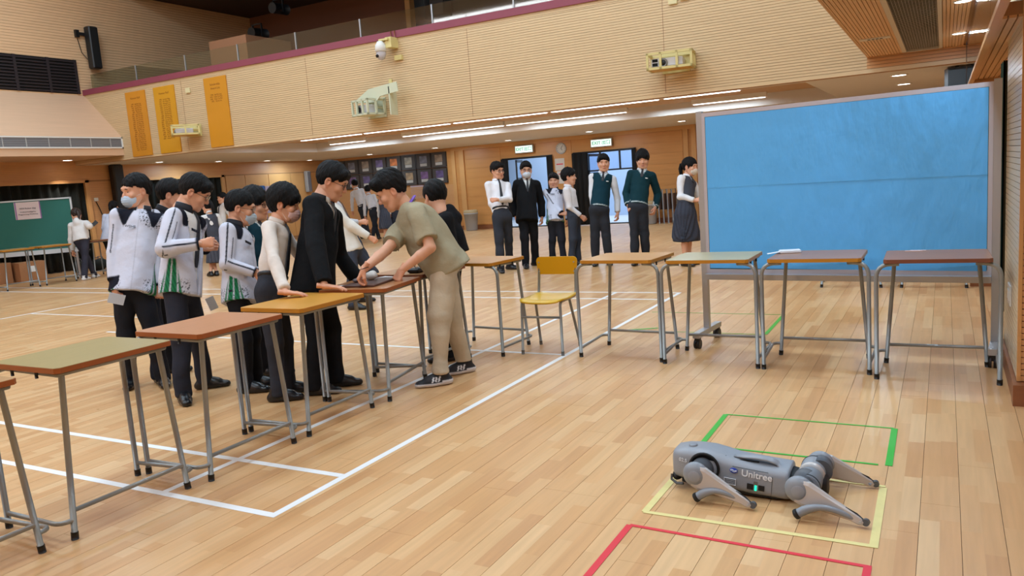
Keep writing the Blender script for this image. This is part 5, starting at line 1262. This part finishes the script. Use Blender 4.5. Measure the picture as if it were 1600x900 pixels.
    def loc(Vv):
        """arm coordinate of each vertex: which arm (0 none), position along it, turn round it"""
        bone = np.zeros(len(Vv), int); tt = np.zeros(len(Vv)); rad = np.zeros((len(Vv), 3)); best = np.full(len(Vv), 9.0)
        ds = np.abs((Vv-sh)@S); tor = np.sqrt(np.maximum(0, ((Vv-pel)@S)**2+(((Vv-pel)@Fv)*1.3)**2))
        for sg, sj, e, w in ((1, SR, ER, WR), (-1, SL, EL, WL)):
            for o_, a, b in ((0, sj, e), (1, e, w)):
                ba = b-a; q = np.clip(((Vv-a)@ba)/(ba@ba), 0, 1); r_ = Vv-a-np.outer(q, ba); d_ = np.linalg.norm(r_, axis=1); m_ = d_ < best
                best = np.where(m_, d_, best); bone = np.where(m_, sg, bone); tt = np.where(m_, q+o_, tt); rad = np.where(m_[:, None], r_, rad)
        onarm = (best < .082*K) & ((tor > .135*K) | (tt > .9)); return np.where(onarm, bone, 0), tt, rad, best
    def neckline(fld, depth, slope, back=.0, lowr=.05):
        X, Y, Z = fld.grid(); s_ = (X-N_[0])*S[0]+(Y-N_[1])*S[1]+(Z-N_[2])*S[2]; u_ = (X-N_[0])*U[0]+(Y-N_[1])*U[1]+(Z-N_[2])*U[2]; v_ = (X-N_[0])*Fv[0]+(Y-N_[1])*Fv[1]+(Z-N_[2])*Fv[2]
        inside = np.minimum.reduce([(u_+depth)-np.abs(s_)*slope, v_-.02]); inside2 = np.minimum((u_+back), .075*K-np.sqrt(s_*s_+v_*v_)+0*u_)
        fld.g = np.maximum(fld.g, np.maximum(inside*.5, inside2).astype(np.float32))
        return lambda Vv: ((Vv-N_)@U+depth)-np.abs((Vv-N_)@S)*slope, lambda Vv: (Vv-N_)@Fv
    wht = L3(shirt)
    if top in ('shirt', 'vest', 'sweater', 'coat', 'pinafore'):
        f = Field(lo_, hi_, h1); inner = top in ('vest', 'sweater', 'coat')
        torso(f, .055*K, .128*K, .116*K, .118*K if not inner else .126*K, -.06*K if not inner else -.035, fl=1.28 if not inner else 1.42); 
        sleeves(f, .056*K, .040*K, 1.90)
        X, Y, Z = f.grid()
        def cf(Vv, Nn): return np.tile(wht, (len(Vv), 1))*(1+.03*np.sin(Vv[:, 0:1]*60))
        finish(f, 'shirt', cf, .0065 if not inner else .003, 22, cloth_mat(), seed+2)
        if not inner and legs == 'trousers': 
            pts = []
            for a in np.linspace(0, 2*PI, 22)[:-1]: pts.append(tuple(pel+U*.088*K+S*.127*K*math.cos(a)+Fv*.100*K*math.sin(a)-O))
            MB().tube(pts, .014, 6, closed=True, flat=(1.2, .5)).build('belt', m_black, t)
    if top == 'jacket' and opened:
        f = Field(lo_, hi_, h1); torso(f, .055*K, .128*K, .118*K, .130*K, -.02, fl=1.2); finish(f, 'shirt', lambda a, b: np.tile(wht, (len(a), 1)), .003, 26, cloth_mat(), seed+2)
    if top == 'jacket':
        f = Field(lo_, hi_, .0065 if near else .009); torso(f, .062*K, .140*K, .146*K, .166*K, .10, fl=1.22); sleeves(f, .062*K, .048*K, 1.95)
        if opened: neckline(f, TL*1.25, 6.5, .0)
        W_, Nv, G_n = L3('cdd0e0'), L3('1a1c28'), L3('1f6b45')
        def cf(Vv, Nn):
            arm_, tt, rad, best = loc(Vv); c = np.tile(W_, (len(Vv), 1)); rl_ = np.linalg.norm(rad, axis=1)+1e-9; rn = rad/rl_[:, None]
            def mix(m_, col): c[:] = c*(1-m_[:, None])+np.asarray(col)*m_[:, None]
            def band(d, w, e=.004): return np.clip((w-np.abs(d))/e+.5, 0, 1)
            for sg in (1, -1):
                on = (arm_ == sg).astype(float); e_, w_, s0 = (ER, WR, SR) if sg == 1 else (EL, WL, SL); d1, d2 = nrm(e_-s0), nrm(w_-e_)
                dd_ = np.where((tt > 1)[:, None], d2, d1); rf = Fv*.5-U*.6; rf = rf-dd_*(dd_@(Fv*.5-U*.6))[:, None]; rf /= np.linalg.norm(rf, axis=1)[:, None]+1e-9; an = np.arctan2((rn*rf).sum(1), rn@(S*sg))
                mix(on*band((an-.25)*rl_, .0065)*(tt < 1.94), Nv); mix(on*band((an-1.15)*rl_, .004)*(tt > .25)*(tt < 1.1), Nv*1.6)
                mix(on*np.clip((tt-1.86)*20, 0, 1), Nv)
                q = Vv-(sh+S*sg*.085*K); al = (q@U)+.075*K; fr = q@Fv; out = (q@S)*sg
                wdg = np.minimum(np.clip((.012+.42*np.clip(al, 0, 1)-np.abs(out-.02*K-.0*al))/.006, 0, 1), np.clip(al/.006, 0, 1))*np.clip((fr+.015)/.01, 0, 1); mix(wdg*np.clip((.20*K-al)/.01, 0, 1), Nv)
            rel = Vv-pel; s_ = rel@S; v_ = rel@Fv; u_ = rel@U; tor = (arm_ == 0)
            sa = np.arctan2(v_-.02, np.abs(s_)); top_ = .15*K
            side = np.clip((.16+.5*np.clip((top_-u_)/.3, 0, 1)-np.abs(sa))/.05, 0, 1)*np.clip((top_-u_)/.01, 0, 1)*tor
            st_ = np.clip(np.abs(np.sin(sa*9/(.5+np.clip((top_-u_)*2.2, .1, 2))))*2.6-.35, 0, 1); mix(side, W_*.9); mix(side*st_, G_n*(1+.35*np.sin(u_*130+sa*40))[:, None])
            sp = np.clip((np.sin(Vv[:, 0]*330+3*np.sin(Vv[:, 2]*190))*np.sin(Vv[:, 2]*300+2*np.sin(Vv[:, 1]*170))-.25)*3, 0, 1)
            mix(sp*np.clip((.01*K-u_)/.03, 0, 1)*np.clip((.95-np.abs(sa))/.1, 0, 1)*tor*(1-side*st_), Nv*1.5)
            q = Vv-(N_-S*.09*K-U*.07*K); mix(sp*np.clip((.10*K-np.linalg.norm(q-np.outer(q@Fv, Fv), axis=1))/.02, 0, 1)*(v_ > 0), Nv*1.3)
            mix(.22*band(s_, .003)*(v_ > 0)*tor, Nv); mix(.2*band(u_+.085, .003)*tor, Nv)
            return c
        finish(f, 'track_jacket', cf, .009, 18, cloth_mat(.75), seed+3)
        text('lettering', 'TWGHS', .026*K, Matrix.Translation(tuple(sh+S*.062*K-U*.098*K+Fv*.124*K-O)) @ frame((0, 0, 0), tuple(-S), tuple(U)), mat('navy_print', '1c1e2c', .6), t, .004)
    if top in ('vest', 'sweater', 'coat', 'pinafore'):
        col = {'vest': '11333f', 'sweater': '12343c', 'coat': '131417', 'pinafore': '43454e'}[top]; base = L3(col)
        f = Field(lo_, hi_, h1)
        if top == 'coat': torso(f, .066*K, .146*K, .148*K, .172*K, .17*K, fl=1.18); sleeves(f, .066*K, .053*K, 1.93)
        elif top == 'sweater': torso(f, .060*K, .138*K, .128*K, .138*K, .005, fl=1.25); sleeves(f, .060*K, .046*K, 1.90)
        else: torso(f, .059*K, .140*K, .129*K, .140*K, .01 if top == 'vest' else -.06, fl=1.22)
        if top in ('vest', 'pinafore'):
            for sj, e, sg in ((SR, ER, 1), (SL, EL, -1)): f.cone(sj+S*sg*.045*K-U*.0, sj+S*sg*.045*K-U*.05+S*sg*.02, .074*K, .066*K, 0, sub=True)
        vz, vs_ = {'vest': (.115*K, 2.0), 'sweater': (.10*K, 2.0), 'coat': (.27*K, 4.2), 'pinafore': (.09*K, 1.8)}[top]
        nf, nv = neckline(f, vz, vs_, .012)
        def cf(Vv, Nn):
            c = np.tile(base, (len(Vv), 1)); 
            if top in ('vest', 'sweater'):
                e_ = nf(Vv); m_ = (e_ > -.030) & (nv(Vv) > 0) & ((Vv-N_)@U < .03); c[m_] = L3('c5d0d2'); rel = (Vv-pel)@U; hm = np.clip((.010-np.abs(rel-(.012 if top == 'sweater' else .006)))/.006, 0, 1)*(loc(Vv)[0] == 0); c[:] = c*(1-hm[:, None])+L3('b9c6c8')*hm[:, None]
                if top == 'sweater': a_, tt, r_, b_ = loc(Vv); c[(a_ != 0) & (tt > 1.80) & (tt < 1.85)] = L3('b9c6c8')
            return c
        finish(f, {'vest': 'knitted_vest', 'sweater': 'sweater', 'coat': 'coat', 'pinafore': 'pinafore'}[top], cf, .004 if top != 'coat' else .007, 20 if top != 'coat' else 15, cloth_mat(.95), seed+4)
        if top in ('vest', 'sweater'): MB().ell((0, 0, 0), (.022, .004, .008), 8, 5).build('crest', mat('crest_white', 'd8dcdc', .6), t).matrix_local = Matrix.Translation(tuple(sh-S*.07*K-U*.09*K+Fv*.118*K-O)) @ frame((0, 0, 0), tuple(-S), tuple(Fv))
    if top == 'tee':
        f = Field(lo_, hi_, h1); torso(f, .064*K, .156*K, .164*K, .178*K, .14, fl=1.12); sleeves(f, .066*K, .066*K, .80, extra=.006)
        base = L3(cloth if cloth and cloth != 'baggy' else 'a49a80')
        def cf(Vv, Nn): return np.tile(base, (len(Vv), 1))
        finish(f, 't_shirt', cf, .012, 16, cloth_mat(.9), seed+5)
    if top == 'hoodie':
        f = Field(lo_, hi_, h1); torso(f, .066*K, .150*K, .150*K, .160*K, .05, fl=1.2); sleeves(f, .070*K, .052*K, 1.93); f.cone(N_-Fv*.06, N_-U*.06-Fv*.08, .06, .07, .03)
        base = L3(cloth or 'd8d2cc'); finish(f, 'hooded_top', lambda a, b: np.tile(base, (len(a), 1)), .006, 20, cloth_mat(.9), seed+5)
    # ---- collar, tie
    def ring(rx, ry, z, w, m, name, gap=0.0, tilt=.02):
        pts = []; n_ = 20
        for a in np.linspace(gap, 2*PI-gap, n_): pts.append(tuple(N_+U*(z-tilt*math.cos(a))+Fv*rx*math.cos(a)*1.0+S*ry*math.sin(a)-O))
        b = MB(); vs = []
        for i, p in enumerate(pts):
            p = np.array(p); o_ = nrm((p+O-N_)-U*((p+O-N_)@U))
            for u_, q in ((-w*.5, .012), (w*.5, .0), (w*.5, -.006), (-w*.5, .004)): vs.append(p+U*u_+o_*q)
        fs = [(i*4+j, i*4+(j+1) % 4, i*4+4+(j+1) % 4, i*4+4+j) for i in range(n_-1) for j in range(4)]+[(3, 2, 1, 0), (n_*4-4, n_*4-3, n_*4-2, n_*4-1)]
        b._add(vs, fs, True); b.build(name, m, t)
    m_sc = mat('collar_'+shirt, shirt, .7)
    if top == 'jacket':
        ring(.070*K, .072*K, .022*K, .060*K, mat('navy_collar', '161823', .8), 'collar', .35); ring(.062*K, .064*K, .032*K, .045*K, m_sc, 'shirt_collar', .3)
    elif top == 'tee': ring(.074*K, .076*K, .006*K, .016*K, mat('tee_rib', '968c72', .9), 'collar', 0.02, .03)
    elif top != 'hoodie': ring(.064*K, .067*K, .018*K, .040*K, m_sc, 'collar', .28)
    if top == 'coat': ring(.078*K, .088*K, .012*K, .045*K, mat('coat_black', '131417', .9), 'lapel_collar', .8)
    if tie and (opened or top in ('shirt', 'vest', 'sweater', 'coat', 'pinafore')):
        rr = {'shirt': .104, 'vest': .104, 'sweater': .104, 'coat': .104, 'pinafore': .112, 'jacket': .108}[top]*K; ln_ = {'shirt': .80, 'vest': .30, 'sweater': .27, 'coat': .8, 'pinafore': .22, 'jacket': .8}[top]*TL
        pts = [N_+Fv*.066*K-U*.0]+[N_-U*q+Fv*min(.072*K+q*.5, rr+.006) for q in np.linspace(.02, ln_, 8)]
        ribbon([tuple(p-O) for p in pts], tuple(S), [.030, .026, .026, .030, .034, .040, .044, .046, .02], .007, 'tie', mat('dark_tie', '22242b', .6), t)
    if top == 'tee':
        MB().tube([tuple(N_+U*(.012-.045*math.cos(a))+Fv*.092*K*math.cos(a)+S*.086*K*math.sin(a)-O) for a in np.linspace(.3, 2*PI-.3, 18)], .010, 6, flat=(1.2, .4)).build('lanyard', mat('purple_ribbon', '6b3fb0', .5), t)
        ribbon([tuple(N_+Fv*.07-U*0-O), tuple(N_+Fv*.10-U*.03+V3(0, 0, -.10)-O), tuple(N_+Fv*.11+V3(0, 0, -.25)-O)], tuple(S), [.02, .016, .014], .003, 'lanyard_strap', mat('dark_ribbon', '2b2440', .5), t)
    # ---- head: hair, eyes, brows, glasses, mask
    ho = link('hair', hair(hairst), t, HM)
    if hairmat: ho.data = ho.data.copy(); ho.data.materials[0] = hairmat
    if ponytail:
        hp = MB(); hp.tube([(0, -.10, .045), (0, -.135, .03), (0, -.145, -.03), (0, -.13, -.11), (0, -.115, -.16)], [.016, .026, .030, .022, .006], 12); p_ = hp.build('ponytail', hairmat or m_hair, t); p_.matrix_local = HM
    toward = fv@toc > -.35
    if toward:
        for s_ in (-1, 1):
            e = link('eye', EYE_W, t, HM @ Matrix.Translation((s_*.031, EY-.0042, .0062))); link('iris', EYE_I, e); link('eyelid', LID, e)
            link('eyebrow', BROW, t, HM @ Matrix.Translation((s_*.032, EY+.008, .027)) @ Matrix.Diagonal((s_, 1, 1, 1)))
    if glasses: g_ = link('glasses', GLS, t, HM); link('lens', LENS, g_, loc=(.033, 0, 0)); link('lens', LENS, g_, loc=(-.033, 0, 0))
    if maskc:
        mk = link('face_mask', mask(maskc), t, HM)
        lp = MB()
        for s_ in (-1, 1):
            for z in (-.028, -.09): lp.tube([(s_*.060, .042, z), (s_*.073, .012, z*.55), (s_*.080, -.020, -.0+z*.12)], .0012, 5)
        lp.build('ear_loops', m_white, mk)
    # ---- shoes
    for i in (0, 1):
        td = ang(feet[i][2]); M_ = Matrix(((td[1], td[0], 0, F[i][0]-O[0]), (-td[0], td[1], 0, F[i][1]-O[1]), (0, 0, 1, 0), (0, 0, 0, 1)))
        link('shoe', SHOES[shoes], t, M_ @ Matrix.Diagonal((K**.5, K**.5, 1, 1)))
    return dict(t=t, O=O, WR=WR, WL=WL, S=S, F=Fv, U=U, N=N_, toc=toc, rgt=rgt, D0=D0, pel=pel)

# ================================================================== the people
PG = 'students standing at the desks'; QG = 'students standing before the doors'; BG = 'students at the far wall'
WJ = 'd9d8e2'
p1 = person('boy in white track jacket and blue mask looking left, leftmost of the near group', [(205, 604, -8), (256, 602, 5)], (213, 300, 0), (-62, 4), -4, 1.62, 'jacket', hairst='fade', handR=(179, 440, -.20, 'relaxed'), handL=None, maskc='b9cfe6', seed=11, lower='20222a', group=PG)
p2 = person('boy whose dark hair and ear show behind the boy in glasses and white jacket', [(250, 598, 15), (268, 582, 70)], (268, 306, 0), (78, 15), 60, 1.56, 'jacket', hairst='short', handR=(246, 450, -.30, 'fist'), seed=12, lower='262a36', group=PG)
p3 = person('boy in white track jacket and glasses looking down at his hands', [(288, 628, 8), (322, 607, 82)], (304, 301, 0), (76, 32), 58, 1.62, 'jacket', hairst='short', handR=(314, 381, -.25, 'grip', (.9, .1, .1)), handL=(322, 388, .12, 'grip', (.8, -.3, 0)), glasses=True, opened=True, seed=13, lower='2e313d', group=PG)
p4 = person('short boy in white track jacket, glasses and blue mask, in front of the reddish desk', [(387, 614, 70), (402, 606, 80)], (376, 326, 0), (80, 14), 62, 1.46, 'jacket', hairst='fade', handR=(402, 428, -.20, 'relaxed', (.5, .2, -.8)), handL=(408, 428, .10, 'relaxed'), maskc='bcd0e2', glasses=True, seed=14, lower='1f2128', group=PG)
p5 = person('smiling boy with round glasses and dark green vest behind the masked boys', [(414, 588, 50), (430, 584, 60)], (399, 321, 0), (58, 4), 45, 1.52, 'vest', hairst='bowl', glasses=True, seed=15, lower='20222a', group=PG)
p6 = person('boy in cream shirt and pink mask leaning a hand on the yellow desk', [(436, 627, 78), (452, 614, 80)], (444, 320, 0), (74, 14), 62, 1.50, 'shirt', hairst='bowl', handR=(446, 457, '.785', 'flat', (.95, .1, -.16), (.0, 0, 1)), handL=('relaxed', -.10, .25, -.36), maskc='dcb9b8', seed=16, shirt='dacfc6', lower='33353d', group=PG)
p7 = person('tallest boy in black coat and glasses leaning a hand on the brown desk', [(494, 617, 78), (528, 604, 82)], (519, 284, 0), (74, 28), 62, 1.66, 'coat', hairst='short', handR=(507, 447, '.79', 'flat', (.95, .1, -.18), (0, 0, 1)), handL=('relaxed', -.08, .12, -.44), glasses=True, seed=17, lower='1b1c20', group=PG)
p9 = person('man in khaki T-shirt and beige trousers bending over the desk, purple lanyard', [(727, 582, -72), (690, 601, -78)], (612, 300, -.02), (-84, 26), -74, 1.70, 'tee', hairst='quiff', handR=(569, 420, '.87', 'pinch', (-.55, .0, -.8), (-.5, .0, .8)), handL=(628, 422, '.82', 'fist', (-.55, .1, -.8), (-.3, .6, .6)), pelvis=(688, 402, 0), seed=19, lower='c2b29a', cloth='baggy', shoes='sneaker', tie=False)
p10 = person('person with black hair and black jacket bent behind the man in khaki', [(716, 560, -80), (702, 564, -80)], (680, 308, 0), (-150, 20), -80, 1.52, 'hoodie', hairst='long', pelvis=(706, 388, 0), seed=20, tie=False, cloth='15161a', lower='1b1c20')
p8 = person('boy in white jumper behind the black coat, arm reaching out to the right', [(553, 484, 60), (566, 472, 80)], (517, 304, 0), (85, 20), 75, 1.52, 'hoodie', hairst='short', handR=(578, 371, -.05, 'relaxed'), pelvis=(549, 388, 0), seed=21, near=False, tie=False, cloth='dcd8d0', lower='3a3e4a')
p8b = person('boy in grey-white shirt bending behind the black coat, hand at his waist', [(545, 470, 90), (556, 466, 90)], (519, 298, 0), (90, 25), 80, 1.54, 'shirt', hairst='short', handR=(563, 347, -.1, 'relaxed'), pelvis=(553, 380, 0), seed=22, near=False, shirt='c3c4ca', lower='3a3e4a')
# the seven before the doors
q1 = person('boy in white shirt, tie and glasses holding his own arm, leftmost of the standing row', [(783, 426, 10), (797, 421, 50)], (777, 267, 0), (38, 6, 5), 18, 1.70, 'shirt', hairst='short', handR=(779, 341, -.14, 'relaxed'), handL=(776, 312, -.30, 'grip', (-.95, .2, 0), (0, .9, .3), (.8, .1, -.5)), glasses=True, seed=31, near=False, lower='33363e', shirt='e6e5ea', group=QG)
q2 = person('boy in open black coat and mask, before the left doorway', [(822, 419, 5), (837, 415, 60)], (822, 266, 0), (6, 4), 8, 1.70, 'coat', hairst='short', maskc='cfd8e4', glasses=True, seed=32, near=False, lower='1c1d22', group=QG)
q3 = person('short boy in white track jacket between the coat and the shirt boys', [(864, 413, 0), (881, 413, 5)], (865, 283, .1), (-6, 2), 6, 1.46, 'jacket', hairst='short', handR=(878, 334, -.22, 'relaxed', (.95, .1, 0)), seed=33, near=False, lower='2b2d35', group=QG)
q4 = person('boy in white shirt turned right, standing in front of the short boy', [(893, 416, 85), (903, 414, 85)], (889, 277, 0), (82, 0), 70, 1.52, 'shirt', hairst='tousled', handR=(908, 338, -.08, 'relaxed'), pelvis=(896, 335, 0), seed=34, near=False, tie=False, lower='363a44', shirt='e2e0e4', group=QG)
q5 = person('boy in dark green knitted vest and tie, before the right doorway', [(931, 415, -5), (952, 414, 8)], (943, 255, 0), (4, 3), 2, 1.70, 'vest', hairst='short', handR=(928, 332, -.08, 'grip'), handL=(965, 334, -.05, 'relaxed'), seed=35, near=False, lower='2e3138', shirt='dcdde2', group=QG)
q6 = person('boy in dark green long-sleeved sweater, right of the doorway', [(993, 414, -8), (1010, 412, 8)], (1004, 250, 0), (0, 8), 2, 1.71, 'sweater', hairst='bowl', handR=(982, 322, -.12, 'fist'), handL=(1023, 326, -.05, 'relaxed'), seed=36, near=False, lower='2e3138', group=QG)
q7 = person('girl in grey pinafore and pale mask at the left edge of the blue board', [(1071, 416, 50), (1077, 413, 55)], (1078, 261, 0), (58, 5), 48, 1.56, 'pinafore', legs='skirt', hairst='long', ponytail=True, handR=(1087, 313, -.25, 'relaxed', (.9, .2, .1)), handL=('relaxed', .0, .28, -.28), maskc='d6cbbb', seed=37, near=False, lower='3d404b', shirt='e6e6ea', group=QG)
# far left
g1 = person('woman in white hooded top and dark trousers at the green board, seen from behind', [(133, 438, 150), (148, 434, 150)], (119, 336, .1), (195, 25), 165, 1.58, 'hoodie', hairst='long', ponytail=True, pelvis=(127, 373, 0), handR=(143, 352, .1, 'grip'), seed=41, near=False, tie=False, lower='33313a', shoes='white', hairmat=m_hair_br, cloth='ddd8d4')
g2 = person('girl with ponytail and white track jacket by the wall pier, seen from behind', [(174, 428, 160), (182, 427, 160)], (178, 324, 0), (150, 5), 160, 1.52, 'jacket', hairst='long', ponytail=True, seed=42, near=False, lower='262833')
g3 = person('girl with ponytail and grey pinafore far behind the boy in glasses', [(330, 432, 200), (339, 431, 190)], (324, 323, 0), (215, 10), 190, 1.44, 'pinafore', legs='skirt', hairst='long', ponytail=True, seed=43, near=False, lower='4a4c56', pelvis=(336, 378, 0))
g4 = person('girl in white top standing far behind the boy in the blue mask', [(349, 410, -60), (355, 408, -60)], (347, 310, 0), (-60, 0), -60, 1.5, 'shirt', hairst='long', seed=44, near=False, lower='262833')
# at the far wall
b1 = person('student in white shirt seen from behind, leftmost at the far photographs', [(566, 373, 175), (577, 372, 170)], (554, 288, 0), (200, 5), 172, 1.62, 'shirt', hairst='short', seed=51, near=False, lower='33363e', shirt='dfe0e6', group=BG, pelvis=(567, 325, 0))
b2 = person('student in white shirt and dark trousers second from left at the far wall', [(583, 375, 170), (592, 374, 160)], (575, 297, 0), (160, 5), 165, 1.50, 'shirt', hairst='short', seed=52, near=False, lower='2b2e36', shirt='dfe0e6', group=BG)
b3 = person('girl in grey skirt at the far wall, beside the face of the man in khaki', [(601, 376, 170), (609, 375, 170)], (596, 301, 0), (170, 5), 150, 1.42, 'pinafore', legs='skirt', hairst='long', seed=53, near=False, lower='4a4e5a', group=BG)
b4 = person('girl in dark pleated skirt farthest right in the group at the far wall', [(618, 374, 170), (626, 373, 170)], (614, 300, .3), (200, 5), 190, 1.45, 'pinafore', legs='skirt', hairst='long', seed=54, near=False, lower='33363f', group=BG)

# ---- things held or lying by the people
def sheet(px, py, d, w, h, rz, label, tilt=.2, name='paper_note', c='c9d6ea', cat='paper'):
    p = at(px, py, d); t = thing(name, label, cat, tuple(p)); toc = nrm(V3(-p[0], -p[1], 0)); r_ = V3(-toc[1], toc[0], 0)
    M_ = frame((0, 0, 0), tuple(r_*math.cos(rz)+V3(0, 0, math.sin(rz))), tuple(-r_*math.sin(rz)+V3(0, 0, math.cos(rz))+toc*tilt))
    MB().box(-w/2, w/2, -h/2, h/2, -.001, .001, M_).build('sheet', mat('paper_'+c, c, .6), t)
    return t
sheet(182, 467, p1['D0']-.27, .11, .08, -.35, 'pale blue note in the right hand of the leftmost boy')
sheet(331, 474, p3['D0']+.02, .06, .10, .3, 'pale blue note hanging behind the boy looking down at his hands')
sheet(937, 349, q5['D0']-.12, .05, .12, .35, 'white phone in the hand of the boy in the knitted vest', name='phone', c='e6e6ea', cat='phone')
sheet(985, 337, q6['D0']-.14, .012, .16, .0, 'thin black stick in the hand of the boy in the green sweater', name='stick', c='17181a', cat='stick')
sheet(148, 349, g1['D0']-.0, .07, .12, -.9, 'phone held up by the woman at the green board', name='phone', c='3c4046', cat='phone')
t = thing('wristband', 'dark cord bracelet on the right wrist of the man in khaki', 'bracelet', tuple(p9['WR']))
MB().tube([(.03*math.cos(a), .03*math.sin(a), .01*math.cos(a)) for a in np.linspace(0, 2*PI, 16)[:-1]], .0025, 5, closed=True).build('cord', m_black, t)
# dark wooden board with papers and a white cloth ball on the brown desk
t = thing('wooden_board', 'dark wooden board lying on the brown desk under the hands of the man', 'board', (-3.47, 4.20, ZT), math.radians(12)); MB().bbox(-.10, .14, -.19, .20, .001, .014, .003).build('panel', mat('dark_board', '5d4038', .45, noise=.1, nscale=6), t)
t = thing('crumpled_paper', 'crumpled white paper ball on the dark wooden board', 'paper', (-3.50, 4.28, ZT+.015)); b = MB(); b.ell((0, 0, .03), (.045, .04, .032), 14, 9)
b.v = [(x*(1+.12*math.sin(70*z+40*y)), y*(1+.12*math.sin(60*x+1)), max(0, z+.004*math.sin(90*x))) for x, y, z in b.v]; b.build('ball', m_white, t)
t = thing('game_controller', 'small grey controller on the dark wooden board at the fingers of the man', 'controller', (-3.53, 4.17, ZT+.015)); MB().ell((0, 0, .014), (.03, .05, .014), 12, 8).build('shell', mat('controller_grey', '6f6468', .4), t); MB().cyl((0, .02, .02), (0, .02, .034), .008, 8).build('stick', m_black, t)
for k, (x, y, rz) in enumerate(((-3.62, 4.02, .3), (-3.55, 4.46, -.2))):
    t = thing('paper_sheet', ('white paper on the brown desk at the finger tips of the man', 'white paper on the brown desk beyond the crumpled ball')[k], 'paper', (x, y, ZT+.0005), rz); MB().box(-.05, .05, -.07, .07, 0, .002).build('sheet', m_white, t)
t = thing('game_controller', 'black radio controller with two sticks on the desk behind the man in khaki', 'controller', (-3.45, 4.78, ZT)); MB().bbox(-.05, .05, -.09, .09, 0, .035, .01).build('shell', m_black, t)
for y in (-.05, .05): MB().cyl((0, y, .035), (0, y, .06), .005, 8).build('stick', m_alu, t)
